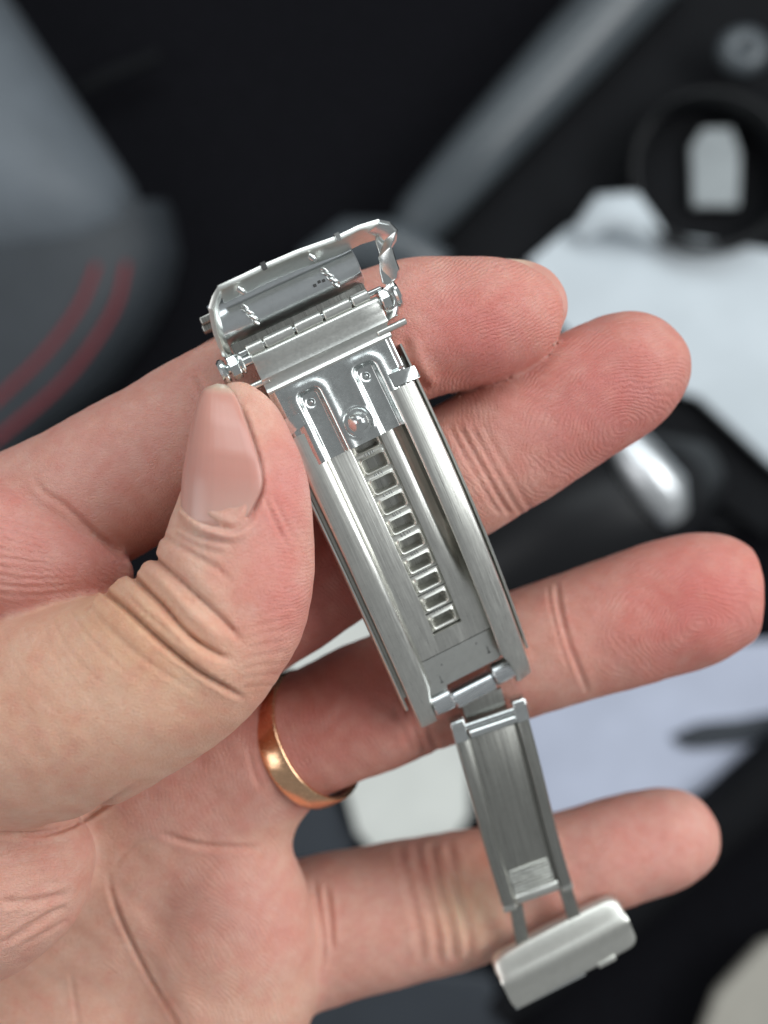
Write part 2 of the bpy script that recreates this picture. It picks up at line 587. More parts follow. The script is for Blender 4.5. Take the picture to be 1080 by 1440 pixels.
# keep the cut faces closed at the wrist side of the grid
for ax in range(3):
    s0 = [slice(None)] * 3
    s0[ax] = 0
    s1 = [slice(None)] * 3
    s1[ax] = -1
    FIELD[tuple(s0)] = np.maximum(FIELD[tuple(s0)], 0.3)
    FIELD[tuple(s1)] = np.maximum(FIELD[tuple(s1)], 0.3)


def surface_nets(F):
    s = F < 0
    cnt = np.zeros(np.array(F.shape) - 1, np.int8)
    for dx in (0, 1):
        for dy in (0, 1):
            for dz in (0, 1):
                cnt += s[dx:F.shape[0] - 1 + dx, dy:F.shape[1] - 1 + dy, dz:F.shape[2] - 1 + dz]
    act = np.argwhere((cnt > 0) & (cnt < 8))
    idx = np.full(cnt.shape, -1, np.int32)
    idx[act[:, 0], act[:, 1], act[:, 2]] = np.arange(len(act))
    pos = np.zeros((len(act), 3))
    num = np.zeros(len(act))
    for ax in range(3):
        o = [i for i in range(3) if i != ax]
        for p in (0, 1):
            for q in (0, 1):
                a = act.copy()
                a[:, o[0]] += p
                a[:, o[1]] += q
                b = a.copy()
                b[:, ax] += 1
                fa = F[a[:, 0], a[:, 1], a[:, 2]]
                fb = F[b[:, 0], b[:, 1], b[:, 2]]
                c = (fa < 0) != (fb < 0)
                t = np.where(c, fa / np.where(c, fa - fb, 1), 0)
                pt = a.astype(float)
                pt[:, ax] += t
                pos += np.where(c[:, None], pt, 0)
                num += c
    pos /= num[:, None]
    quads = []
    for ax in range(3):
        o = [(ax + 1) % 3, (ax + 2) % 3]
        a = [slice(None)] * 3
        b = [slice(None)] * 3
        a[ax] = slice(0, -1)
        b[ax] = slice(1, None)
        sa, sb = s[tuple(a)], s[tuple(b)]
        e = np.argwhere(sa != sb)
        e = e[(e[:, o[0]] > 0) & (e[:, o[1]] > 0) & (e[:, o[0]] < F.shape[o[0]] - 1) & (e[:, o[1]] < F.shape[o[1]] - 1)]
        inside = sa[e[:, 0], e[:, 1], e[:, 2]]
        cs = []
        for p, q in ((0, 0), (-1, 0), (-1, -1), (0, -1)):
            c = e.copy()
            c[:, o[0]] += p
            c[:, o[1]] += q
            cs.append(idx[c[:, 0], c[:, 1], c[:, 2]])
        Q = np.stack(cs, 1)
        Q[~inside] = Q[~inside][:, ::-1]
        quads.append(Q)
    return pos, np.vstack(quads)


pos, quads = surface_nets(FIELD)
co = lo + pos * GH
del palm, fing


def np_mesh(name, co, quads):
    me = bpy.data.meshes.new(name)
    me.vertices.add(len(co))
    me.vertices.foreach_set('co', co.astype(np.float32).ravel())
    me.loops.add(quads.size)
    me.loops.foreach_set('vertex_index', quads.astype(np.int32).ravel())
    me.polygons.add(len(quads))
    me.polygons.foreach_set('loop_start', np.arange(0, quads.size, 4, dtype=np.int32))
    me.update(calc_edges=True)
    me.validate()
    return me


# two light smoothing passes, then one subdivision
def laplace(co, quads, w):
    acc = np.zeros_like(co)
    n = np.zeros(len(co))
    for a in range(4):
        for b in ((a + 1) % 4, (a + 3) % 4):
            np.add.at(acc, quads[:, a], co[quads[:, b]])
            np.add.at(n, quads[:, a], 1)
    return co * (1 - w) + w * acc / np.maximum(n, 1)[:, None]


co = laplace(co, quads, 0.5)
co = laplace(co, quads, 0.4)
tmp = np_mesh('skin_base', co, quads)
to = bpy.data.objects.new('skin_base', tmp)
COL.objects.link(to)
md = to.modifiers.new('s', 'SUBSURF')
md.levels = 1
md.render_levels = 1
dg = bpy.context.evaluated_depsgraph_get()
ev = to.evaluated_get(dg)
hand_me = bpy.data.meshes.new_from_object(ev)
hand_me.name = 'hand'
bpy.data.objects.remove(to)
nv = len(hand_me.vertices)
co = np.zeros(nv * 3, np.float32)
hand_me.vertices.foreach_get('co', co)
co = co.reshape(-1, 3).astype(np.float64)
nor = np.zeros(nv * 3, np.float32)
hand_me.vertex_normals.foreach_get('vector', nor)
nor = nor.reshape(-1, 3)

kscale = S * D / (D - co[:, 2])
PX = 540 + co[:, 0] * kscale
PY = 720 - co[:, 1] * kscale
gi = np.clip(np.rint((co - lo) / GH).astype(int), 0, dim - 1)
own = OWN[gi[:, 0], gi[:, 1], gi[:, 2]]
ID = {k: i for i, k in enumerate(NAMES)}
qv = np.zeros(len(hand_me.loops), np.int32)
hand_me.loops.foreach_get('vertex_index', qv)
qv = qv.reshape(-1, 4)
E0, E1 = qv.ravel(), np.roll(qv, -1, 1).ravel()
DEG = np.maximum(np.bincount(E0, minlength=nv) + np.bincount(E1, minlength=nv), 1)


def relax(a, n=1):
    for _ in range(n):
        a = 0.4 * a + 0.6 * (np.bincount(E0, a[E1], nv) + np.bincount(E1, a[E0], nv)) / DEG
    return a


front = np.clip(nor[:, 2] * 3 + 0.5, 0, 1)


MASK = {}


def is_(*ks):
    m = np.zeros(nv)
    for k in ks:
        if k not in MASK: MASK[k] = relax((own == ID[k]).astype(float), 4)
        m = m + MASK[k]
    return np.clip(m, 0, 1)


disp = np.zeros(nv)
crease_red = np.zeros(nv)


def groove(path, depth, width, mask, bulge=0.35, fade=(0.12, 0.2), red=0.5):
    pp = spline(path, 5)
    mn, mx = pp.min(0) - 5 * width, pp.max(0) + 5 * width
    ii = np.flatnonzero((PX > mn[0]) & (PX < mx[0]) & (PY > mn[1]) & (PY < mx[1]) & (mask > 0) & (front > 0))
    if not len(ii): return
    X, Y = PX[ii], PY[ii]
    d = np.full(len(ii), 1e6)
    t = np.zeros(len(ii))
    for i in range(len(pp) - 1):
        a, ab = pp[i], pp[i + 1] - pp[i]
        q = np.clip(((X - a[0]) * ab[0] + (Y - a[1]) * ab[1]) / (ab @ ab + 1e-9), 0, 1)
        e = np.hypot(X - a[0] - q * ab[0], Y - a[1] - q * ab[1])
        s = e < d
        d = np.where(s, e, d)
        t = np.where(s, (i + q) / (len(pp) - 1), t)
    f = np.clip(t / max(fade[0], 1e-3), 0, 1) * np.clip((1 - t) / max(fade[1], 1e-3), 0, 1)
    f = f * f * (3 - 2 * f) * mask[ii] * front[ii]
    disp[ii] += f * (-depth * np.exp(-(d / width) ** 2) + bulge * depth * np.exp(-((d - 2.2 * width) / (1.1 * width)) ** 2))
    crease_red[ii] = np.maximum(crease_red[ii], red * f * np.exp(-(d / (width * 0.9)) ** 2))


TH = is_('thumb')
# folds over the thumb joint
for path, dep, wd in (([(133, 846), (165, 868), (205, 905), (255, 945)], 0.5, 16),        # rolls of skin
                      ([(165, 812), (200, 850), (245, 892), (295, 935), (335, 955)], 0.85, 15),
                      ([(196, 788), (232, 822), (270, 862), (305, 895), (330, 912)], 0.85, 13),
                      ([(218, 762), (258, 795), (296, 828), (330, 862)], 0.45, 12)):
    groove(path, -dep, wd, TH, 0.0, (0.0, 0.35), 0)
groove([(140, 826), (182, 860), (225, 900), (275, 940), (325, 972), (348, 985)], 1.15, 3.6, TH, 0.15, (0.0, 0.3), 0.8)
groove([(176, 800), (225, 848), (262, 890), (300, 917), (332, 930)], 1.15, 3.6, TH, 0.15, (0.0, 0.3), 0.8)
groove([(204, 772), (250, 813), (290, 850), (325, 885), (347, 912)], 0.8, 3.6, TH, 0.15, (0.0, 0.35), 0.6)
groove([(225, 802), (262, 838), (300, 872), (318, 890)], 0.3, 3.0, TH, 0.3, (0.2, 0.3), 0.3)
groove([(180, 838), (205, 862), (235, 886), (262, 910)], 0.25, 2.8, TH, 0.3, (0.2, 0.3), 0.3)
groove([(228, 752), (270, 778), (305, 800), (340, 830)], 0.35, 3.5, TH, 0.3, (0.05, 0.4), 0.3)
groove([(120, 845), (150, 880), (200, 925), (260, 965), (300, 985)], 0.18, 3.0, TH, 0.3, (0.1, 0.4), 0.2)
groove([(95, 852), (120, 890), (165, 935), (220, 975)], 0.13, 2.6, TH, 0.4, (0.1, 0.4), 0.15)
groove([(70, 860), (90, 905), (130, 950), (180, 990)], 0.11, 2.4, TH, 0.4, (0.1, 0.4), 0.1)
for i in range(6):
    groove([(60 - 28 * i, 868 + 3 * i), (75 - 28 * i, 920 + 5 * i), (120 - 28 * i, 975 + 6 * i), (170 - 30 * i, 1010 + 8 * i)], 0.07, 2.2, TH, 0.3, (0.1, 0.4), 0.08)
groove([(368, 690), (388, 735), (412, 780)], 0.3, 3.0, TH, 0.3, (0.2, 0.4), 0.1)
groove([(380, 690), (402, 735), (422, 770)], 0.2, 3.0, TH, 0.3, (0.2, 0.4), 0.1)
for i in range(8):          # small transverse wrinkles towards the pulp
    y = 850 + 15 * i
    groove([(350 - 3 * i, y + 22 - i), (385 - 2 * i, y + 10), (425 - 4 * i, y - 2 + i * 2)], 0.08, 2.2, TH, 0.4, (0.2, 0.2), 0.05)
# the fold where the thumb meets the thenar, and palm lines
PALM = is_('palm', 'palm_low', 'pad', 'pad_ring', 'palm_fill', 'thenar', 'ring_finger', 'little')
groove([(150, 1215), (158, 1262), (187, 1329), (213, 1378), (249, 1436), (275, 1490)], 0.7, 3.2, PALM, 0.2, (0.35, 0.02), 0.7)
groove([(150, 1240), (175, 1200), (215, 1180), (255, 1172)], 0.2, 3.5, PALM, 0.2, (0.4, 0.5), 0.2)
groove([(165, 1250), (195, 1300), (230, 1350), (270, 1425), (290, 1480)], -0.5, 18, PALM, 0, (0.2, 0.02), 0)
groove([(210, 1165), (250, 1180), (290, 1190), (340, 1192), (375, 1190)], 0.35, 4.0, PALM, 0.3, (0.3, 0.3), 0.4)
groove([(98, 1364), (104, 1400), (112, 1450)], 0.2, 3.0, PALM, 0.3, (0.3, 0.1), 0.4)
groove([(348, 1045), (356, 1085), (372, 1118)], 0.2, 3.0, PALM, 0.4, (0.3, 0.4), 0.4)
groove([(0, 1270), (60, 1265), (115, 1250)], 0.4, 5.0, PALM, 0.4, (0.1, 0.4), 0.3)
groove([(0, 1330), (50, 1300), (100, 1268)], 0.35, 4.0, PALM, 0.4, (0.1, 0.4), 0.2)
for i in range(7):
    groove([(-20 + 8 * i, 1200 + 22 * i), (40 + 8 * i, 1190 + 18 * i), (105 - 2 * i, 1180 + 20 * i)], 0.15, 3.0, PALM, 0.4, (0.1, 0.3), 0.1)
groove([(-10, 1173), (44, 1174), (80, 1168), (113, 1154), (160, 1124), (205, 1094)], 0.7, 3.2, np.clip(PALM + TH, 0, 1), 0.3, (0.02, 0.3), 0.6)
# index
IX = is_('index', 'index_base')
groove([(40, 655), (60, 690), (92, 712), (135, 752), (180, 790)], 0.35, 4.0, IX, 0.3, (0.35, 0.02), 0.4)
groove([(270, 520), (285, 545), (300, 575)], 0.35, 4.0, IX, 0.3, (0.2, 0.3), 0.2)
groove([(262, 545), (275, 562), (290, 580)], 0.2, 2.5, IX, 0.3, (0.2, 0.3), 0.1)
groove([(566, 470), (578, 515), (600, 552)], 0.6, 7.0, IX, 0.4, (0.2, 0.1), 0.7)
for i in range(9):
    groove([(-10, 730 + 13 * i), (40, 742 + 12 * i), (90 + 6 * i, 770 + 7 * i)], 0.14, 2.4, IX, 0.4, (0.1, 0.3), 0.1)
# middle
MI = is_('middle')
for dx, dep in ((0, 0.55), (16, 0.3), (-14, 0.35), (34, 0.2)):
    groove([(642 + dx, 592), (668 + dx, 640), (705 + dx, 705), (720 + dx, 725)], dep * 0.75, 3.4, MI, 0.18, (0.15, 0.1), 0.35)
# ring finger
RI = is_('ring_finger')
groove([(783, 815), (786, 850), (800, 905), (822, 960), (828, 980)], 0.42, 3.4, RI, 0.15, (0.15, 0.3), 0.5)
groove([(770, 820), (776, 860), (788, 905), (806, 960)], 0.16, 2.6, RI, 0.2, (0.1, 0.2), 0.3)
for dx, dep in ((0, 0.35), (18, 0.25), (-16, 0.25)):
    groove([(570 + dx, 990), (585 + dx, 1030), (600 + dx, 1062)], dep, 5.0, RI, 0.35, (0.15, 0.2), 0.25)
# little
LI = is_('little')
for dx, dep in ((0, 0.55), (-22, 0.4), (24, 0.45), (-46, 0.25)):
    groove([(604 + dx, 1178), (620 + dx, 1240), (636 + dx, 1310), (640 + dx, 1360)], dep, 6.0, LI, 0.4, (0.15, 0.15), 0.55)
groove([(440, 1225), (448, 1275), (455, 1330), (448, 1385)], 0.35, 3.2, LI, 0.4, (0.25, 0.3), 0.6)
groove([(458, 1240), (464, 1290), (466, 1340)], 0.35, 4.0, LI, 0.4, (0.2, 0.2), 0.5)
groove([(770, 1160), (776, 1200), (790, 1240)], 0.3, 5.0, LI, 0.4, (0.2, 0.2), 0.3)
# nail folds on the thumb
NAIL_L = [(306, 540), (287, 551), (277, 585), (268, 630), (261, 668), (256, 702)]
NAIL_R = [(312, 540), (327, 555), (343, 597), (358, 642), (364, 682), (344, 726)]
groove([(258, 706), (285, 728), (312, 741), (333, 744), (352, 724), (363, 690), (360, 650), (345, 602), (330, 563)], 0.5, 5.0, TH, 0.6, (0.02, 0.1), 0.25)
groove([(246, 735), (275, 752), (300, 758), (330, 764)], 0.25, 3.5, TH, 0.5, (0.1, 0.2), 0.2)
groove([(240, 748), (270, 765), (295, 775), (325, 780)], 0.2, 3.5, TH, 0.5, (0.1, 0.2), 0.2)

groove([(250, 712), (275, 738), (305, 752), (335, 750), (356, 728)], -0.45, 5.0, TH, 0.0, (0.1, 0.2), 0)
# slow unevenness of flesh
w = (np.sin(co[:, 0] * 0.55 + 1.3 * np.sin(co[:, 1] * 0.31)) + np.sin(co[:, 1] * 0.62 + 1.1 * np.sin(co[:, 2] * 0.4 + co[:, 0] * 0.2))) * 0.06
w += np.sin(co[:, 0] * 1.3 + co[:, 1] * 0.7) * np.sin(co[:, 1] * 1.1 - co[:, 2]) * 0.03
disp += w
disp = relax(disp, 1)
co2 = co + nor * disp[:, None]
hand_me.vertices.foreach_set('co', co2.astype(np.float32).ravel())


def blob(cx, cy, rx, ry, ang=0.0):
    c, s = math.cos(ang), math.sin(ang)
    x, y = PX - cx, PY - cy
    return np.exp(-(((x * c + y * s) / rx) ** 2 + ((-x * s + y * c) / ry) ** 2))


# skin colour, with shade painted in by thumb and clasp: warm back of the thumb, pink pulps, red creases, pale stretched patches
base = np.tile(lin(222, 178, 156), (nv, 1))


def tint(mask, c, amt):
    global base
    m = np.clip(mask * amt, 0, 1)[:, None]
    base = base * (1 - m) + lin(*c) * m


FI = is_('index', 'middle', 'ring_finger', 'little')
tint(FI, (218, 162, 148), 0.7)
tint(is_('index') * (blob(680, 470, 130, 110)), (208, 118, 112), 0.9)
tint(is_('middle') * (blob(850, 560, 170, 130, -0.5)), (202, 114, 109), 0.9)
tint(is_('middle') * np.clip((600 - PX) / 60, 0, 1), (190, 104, 94), 0.8)  # shade between thumb and clasp painted as darker red
tint(is_('ring_finger') * (blob(980, 850, 150, 110, -0.3)), (208, 110, 104), 0.9)
tint(is_('ring_finger') * (blob(480, 1010, 170, 110, -0.3)), (184, 104, 92), 0.85)  # red-brown puts the shade beside the thumb into the colour
tint(is_('little') * (blob(900, 1190, 120, 80, -0.3)), (218, 150, 140), 0.7)
tint(is_('little') * blob(660, 1275, 55, 60, 0.3), (238, 212, 176), 0.7)
tint(is_('little') * blob(690, 1200, 50, 40, 0.3), (206, 120, 90), 0.5)
tint(TH * blob(405, 690, 60, 140, 0.15), (216, 134, 128), 0.85)
tint(TH * blob(400, 850, 70, 110, -0.2), (216, 136, 128), 0.85)
tint(TH * blob(355, 960, 90, 50, -0.6), (216, 152, 132), 0.5)
tint(TH * blob(190, 890, 130, 70, 0.7), (226, 184, 142), 0.8)
tint(TH * blob(80, 990, 230, 130), (224, 180, 148), 0.6)
tint(is_('index') * blob(160, 650, 190, 110, -0.5), (208, 150, 138), 0.8)
tint(is_('index_base') * 1.0, (208, 138, 130), 0.8)
tint(PALM * blob(290, 1120, 40, 50, -0.3) * (1 - FI), (206, 118, 104), 0.8)
tint(PALM * blob(330, 1260, 120, 100) * (1 - FI), (216, 154, 142), 0.7)
tint(PALM * blob(400, 1320, 60, 60) * (1 - FI), (222, 152, 140), 0.5)
tint(is_('thenar') * 1.0, (214, 160, 146), 0.5)
dry = np.exp(-(np.hypot((PX - 300) / 1.0, (PY - 748) * 1.6) / 42) ** 2) * np.clip(np.sin(PX * 0.9 + 3 * np.sin(PY * 0.5)) * np.sin(PY * 0.8 + PX * 0.3) * 1.5, 0, 1)
tint(TH * dry, (236, 220, 210), 0.8)
tint(crease_red, (190, 108, 90), 0.4)
# blotchiness
bl = np.sin(co[:, 0] * 0.9 + 2 * np.sin(co[:, 1] * 0.5)) * np.sin(co[:, 1] * 0.8 + 1.5 * np.sin(co[:, 0] * 0.6 + 1)) * 0.5
tint(np.clip(bl, 0, 1), (214, 128, 120), 0.42)
tint(np.clip(-bl, 0, 1), (226, 184, 166), 0.35)
lum = base @ np.array([0.3, 0.5, 0.2])
base = base * 0.9 + 0.10 * lum[:, None] * np.array([1.10, 0.98, 0.86])
rgba = np.ones((nv, 4), np.float32)
for c3 in range(3): rgba[:, c3] = relax(base[:, c3], 6)
at_ = hand_me.attributes.new('skin', 'FLOAT_COLOR', 'POINT')
at_.data.foreach_set('color', rgba.ravel())

# friction ridges: a phase per vertex, drawn as relief by the material
phase = np.zeros(nv)
amp = np.zeros(nv)


def ridges(mask, cx, cy, ang, ratio, spacing, strength=1.0):
    global phase, amp
    c, s = math.cos(ang), math.sin(ang)
    x, y = (PX - cx) / kscale, (PY - cy) / kscale
    a, b = x * c + y * s, -x * s + y * c
    r = np.sqrt((a * ratio) ** 2 + b * b + 0.05)
    r = r + 0.5 * np.sin(a * 0.5 + 0.3 * b) + 0.25 * np.sin(b * 0.9 - 0.6 * a)
    m = np.clip(mask * 2 - 1, 0, 1) * strength
    sel = m > amp
    phase = np.where(sel, r / spacing * 2 * math.pi, phase)
    amp = np.maximum(amp, m)


ridges(is_('index') * np.clip((PX - 565) / 40, 0, 1) * front, 800, 560, -0.5, 0.55, 0.52)
ridges(is_('middle') * np.clip((PX - 690) / 60, 0, 1) * front, 880, 600, -0.5, 0.6, 0.50)
ridges(is_('middle') * np.clip((740 - PX) / 60, 0, 1) * front, 1100, 420, -0.5, 1.2, 0.7, 0.5)
ridges(is_('ring_finger') * np.clip((PX - 800) / 60, 0, 1) * front, 985, 880, -0.3, 0.6, 0.55, 0.9)
ridges(is_('ring_finger') * np.clip((780 - PX) / 60, 0, 1) * front, 1100, 830, -0.3, 1.3, 0.8, 0.35)
ridges(is_('little') * np.clip((PX - 760) / 60, 0, 1) * front, 930, 1210, -0.3, 0.6, 0.6, 0.5)
ridges(TH * np.clip((PX - 355) / 40, 0, 1) * front, 350, 560, 0.1, 0.5, 0.55, 0.6)
ridges(is_('pad', 'pad_ring', 'palm_fill') * front, 120, 1480, 0.8, 0.55, 0.62, 0.6)
ridges(is_('index_base') * front, -40, 1000, 0.1, 0.7, 0.85, 0.8)
ridges(is_('thenar') * front, -200, 1060, 0.2, 0.6, 0.75, 0.4)
for nme, val in (('phase', phase), ('ridge', amp)):
    a_ = hand_me.attributes.new(nme, 'FLOAT', 'POINT')
    a_.data.foreach_set('value', val.astype(np.float32))

# skin material
M_SKIN, nt, b = nodes_of('skin')
at = N(nt, 'ShaderNodeAttribute', attribute_name='skin')
tc = N(nt, 'ShaderNodeTexCoord')
n1 = N(nt, 'ShaderNodeTexNoise', Scale=0.7, Detail=8.0, Roughness=0.8)
nt.links.new(tc.outputs['Object'], n1.inputs['Vector'])
mx = N(nt, 'ShaderNodeMix', data_type='RGBA', blend_type='MULTIPLY')
mx.inputs[0].default_value = 1.0
cr = N(nt, 'ShaderNodeValToRGB')
cr.color_ramp.elements[0].position = 0.3
cr.color_ramp.elements[0].color = (0.92, 0.82, 0.80, 1)
cr.color_ramp.elements[1].position = 0.68
cr.color_ramp.elements[1].color = (1.0, 1.0, 1.0, 1)
nt.links.new(n1.outputs['Fac'], cr.inputs[0])
nt.links.new(at.outputs['Color'], mx.inputs[6])
nt.links.new(cr.outputs[0], mx.inputs[7])
nb_ = N(nt, 'ShaderNodeTexNoise', Scale=0.2, Detail=6.0, Roughness=0.75)
nt.links.new(tc.outputs['Object'], nb_.inputs['Vector'])
crb = N(nt, 'ShaderNodeValToRGB')
crb.color_ramp.elements[0].position = 0.36
crb.color_ramp.elements[0].color = (0.98, 0.87, 0.84, 1)
crb.color_ramp.elements[1].position = 0.62
crb.color_ramp.elements[1].color = (1.0, 1.02, 1.02, 1)
nt.links.new(nb_.outputs['Fac'], crb.inputs[0])
mxb = N(nt, 'ShaderNodeMix', data_type='RGBA', blend_type='MULTIPLY')
mxb.inputs[0].default_value = 1.0
nt.links.new(mx.outputs[2], mxb.inputs[6])
nt.links.new(crb.outputs[0], mxb.inputs[7])
# ridge relief
ph = N(nt, 'ShaderNodeAttribute', attribute_name='phase')
ra = N(nt, 'ShaderNodeAttribute', attribute_name='ridge')
nw = N(nt, 'ShaderNodeTexNoise', Scale=0.9, Detail=3.0)
nt.links.new(tc.outputs['Object'], nw.inputs['Vector'])
ad = N(nt, 'ShaderNodeMath', operation='MULTIPLY_ADD')
ad.inputs[1].default_value = 9.0
nt.links.new(nw.outputs['Fac'], ad.inputs[0])
nt.links.new(ph.outputs['Fac'], ad.inputs[2])
si = N(nt, 'ShaderNodeMath', operation='SINE')
nt.links.new(ad.outputs[0], si.inputs[0])
nm = N(nt, 'ShaderNodeTexNoise', Scale=2.2, Detail=3.0)
nt.links.new(tc.outputs['Object'], nm.inputs['Vector'])
ml = N(nt, 'ShaderNodeMath', operation='MULTIPLY')
nt.links.new(si.outputs[0], ml.inputs[0])
nt.links.new(ra.outputs['Fac'], ml.inputs[1])
ml2 = N(nt, 'ShaderNodeMath', operation='MULTIPLY')
nt.links.new(ml.outputs[0], ml2.inputs[0])
nt.links.new(nm.outputs['Fac'], ml2.inputs[1])
# fine crinkle: cells plus grain
vo = N(nt, 'ShaderNodeTexVoronoi', Scale=1.5, feature='DISTANCE_TO_EDGE')
mpv = N(nt, 'ShaderNodeMapping', Scale=(1.0, 1.6, 1.0), Rotation=(0, 0, 0.7))
nwv = N(nt, 'ShaderNodeMix', data_type='RGBA', blend_type='LINEAR_LIGHT')
nwv.inputs[0].default_value = 0.35
nt.links.new(tc.outputs['Object'], mpv.inputs['Vector'])
nc = N(nt, 'ShaderNodeTexNoise', Scale=1.2, Detail=2.0)
nt.links.new(tc.outputs['Object'], nc.inputs['Vector'])
nt.links.new(mpv.outputs[0], nwv.inputs[6])
nt.links.new(nc.outputs['Color'], nwv.inputs[7])
nt.links.new(nwv.outputs[2], vo.inputs['Vector'])
vm = N(nt, 'ShaderNodeMath', operation='MINIMUM')
vm.inputs[1].default_value = 0.12
nt.links.new(vo.outputs['Distance'], vm.inputs[0])
ng = N(nt, 'ShaderNodeTexNoise', Scale=3.2, Detail=5.0, Roughness=0.7)
nt.links.new(tc.outputs['Object'], ng.inputs['Vector'])
h1 = N(nt, 'ShaderNodeMath', operation='MULTIPLY_ADD')
h1.inputs[1].default_value = 2.2
nt.links.new(vm.outputs[0], h1.inputs[0])
nt.links.new(ng.outputs['Fac'], h1.inputs[2])
b1 = N(nt, 'ShaderNodeBump', Strength=1.0, Distance=0.00014)
nt.links.new(h1.outputs[0], b1.inputs['Height'])
b2 = N(nt, 'ShaderNodeBump', Strength=0.6, Distance=0.00009)
nt.links.new(ml2.outputs[0], b2.inputs['Height'])
nt.links.new(b1.outputs[0], b2.inputs['Normal'])
nt.links.new(b2.outputs[0], b.inputs['Normal'])
nt.links.new(mxb.outputs[2], b.inputs['Base Color'])
b.inputs['Roughness'].default_value = 0.44
b.inputs['Specular IOR Level'].default_value = 0.42
b.inputs['Subsurface Weight'].default_value = 0.35
b.inputs['Subsurface Radius'].default_value = (1.0, 0.32, 0.18)
b.inputs['Subsurface Scale'].default_value = 0.0013

hand_me.polygons.foreach_set('use_smooth', [True] * len(hand_me.polygons))
hand_me.materials.append(M_SKIN)
hand = bpy.data.objects.new('hand', hand_me)
link(hand)
hand.matrix_world = SCALE
tag(hand, 'left hand, palm up, pinching a steel watch clasp between thumb and index finger', 'hand')

# nails
M_NAIL, nt, b = nodes_of('nail')
tc = N(nt, 'ShaderNodeTexCoord')
gr = N(nt, 'ShaderNodeAttribute', attribute_name='along')
cr = N(nt, 'ShaderNodeValToRGB')
e = cr.color_ramp.elements
e[0].position = 0.0
e[0].color = (*lin(216, 198, 180), 1)
e[1].position = 1.0
e[1].color = (*lin(200, 160, 148), 1)
x = e.new(0.10); x.color = (*lin(212, 182, 160), 1)
x = e.new(0.22); x.color = (*lin(198, 144, 130), 1)
x = e.new(0.75); x.color = (*lin(192, 138, 126), 1)
nt.links.new(gr.outputs['Fac'], cr.inputs[0])
nt.links.new(cr.outputs[0], b.inputs['Base Color'])
b.inputs['Roughness'].default_value = 0.29
b.inputs['Subsurface Weight'].default_value = 0.3
b.inputs['Subsurface Radius'].default_value = (1, 0.4, 0.3)
b.inputs['Subsurface Scale'].default_value = 0.001
gx = N(nt, 'ShaderNodeAttribute', attribute_name='across')
cx = N(nt, 'ShaderNodeCombineXYZ')
mu = N(nt, 'ShaderNodeMath', operation='MULTIPLY')
mu.inputs[1].default_value = 16
nt.links.new(gx.outputs['Fac'], mu.inputs[0])
nt.links.new(mu.outputs[0], cx.inputs[0])
nt.links.new(gr.outputs['Fac'], cx.inputs[1])
nn = N(nt, 'ShaderNodeTexNoise', Scale=1.0, Detail=3.0)
nt.links.new(cx.outputs[0], nn.inputs['Vector'])
bp = N(nt, 'ShaderNodeBump', Strength=0.35, Distance=0.00012)
nt.links.new(nn.outputs['Fac'], bp.inputs['Height'])
nt.links.new(bp.outputs[0], b.inputs['Normal'])


def nail(name, left, right, zl, zr, bulge, bdir, thick, label):
    nb, na = 26, 17
    L_, R_ = spline(left, 8), spline(right, 8)
    rs = lambda c, n: np.stack([np.interp(np.linspace(0, 1, n), np.linspace(0, 1, len(c)), c[:, k]) for k in range(c.shape[1])], 1)
    L_, R_ = rs(L_, nb), rs(R_, nb)
    v, al, ac = [], [], []
    bd = np.array(bdir, float) / np.linalg.norm(bdir)
    for lay in (0, 1):
        for i in range(nb):
            t = i / (nb - 1)
            z0, z1 = np.interp(t, np.linspace(0, 1, len(zl)), zl), np.interp(t, np.linspace(0, 1, len(zr)), zr)
            a, c = P(*L_[i], z0), P(*R_[i], z1)
            wd = np.linalg.norm(c - a)
            for j in range(na):
                s = j / (na - 1)
                k = 1 - (2 * s - 1) ** 2
                p = a + (c - a) * s + bd * (bulge * wd * (0.75 * k + 0.25 * k * k) - 0.15 * (1 - k)) - bd * (thick * lay)
                p = p + np.array([0.25, -1.0, 0]) * (2.6 * k * max(0, (t - 0.70) / 0.30) ** 2)
                v.append(p)
                al.append(t)
                ac.append(s)
    f = []
    o = nb * na
    for i in range(nb - 1):
        for j in range(na - 1):
            q = (i * na + j, i * na + j + 1, (i + 1) * na + j + 1, (i + 1) * na + j)
            f.append(q)
            f.append(tuple(o + k for k in q[::-1]))
    rim = [j for j in range(na)] + [i * na + na - 1 for i in range(1, nb)] + [(nb - 1) * na + j for j in range(na - 2, -1, -1)] + [i * na for i in range(nb - 2, 0, -1)]
    for a, c in zip(rim, rim[1:] + rim[:1]): f.append((a, a + o, c + o, c))
    me = bpy.data.meshes.new(name)
    me.from_pydata([tuple(p) for p in v], [], f)
    for nme, val in (('along', al), ('across', ac)):
        x = me.attributes.new(nme, 'FLOAT', 'POINT')
        x.data.foreach_set('value', val)
    me.polygons.foreach_set('use_smooth', [True] * len(me.polygons))
    me.materials.append(M_NAIL)
    ob = bpy.data.objects.new(name, me)
    link(ob, hand)
    if label: ob['label'] = label
    return ob


nail('nail', NAIL_L, NAIL_R, [4.0, 3.7, 3.2, 3.0, 2.6, 2.6], [5.4, 8.2, 10.5, 11.9, 12.4, 12.4], 0.33, (-0.72, 0.05, 0.70), 0.5, 'long thumb nail with faint lengthwise ridges')
nail('nail', [(712, 364), (746, 368), (776, 383), (794, 409), (798, 436), (791, 458), (784, 466)],
     [(705, 385), (730, 388), (752, 400), (765, 418), (769, 434), (764, 448), (758, 454)],
     [-14, -13, -12.2, -11.8, -11.8, -12.2, -13], [-8.5, -8.2, -8, -8, -8, -8.2, -8.5], 0.05, (0.1, 0.1, -1), 0.5, 'index nail seen as a thin rim')

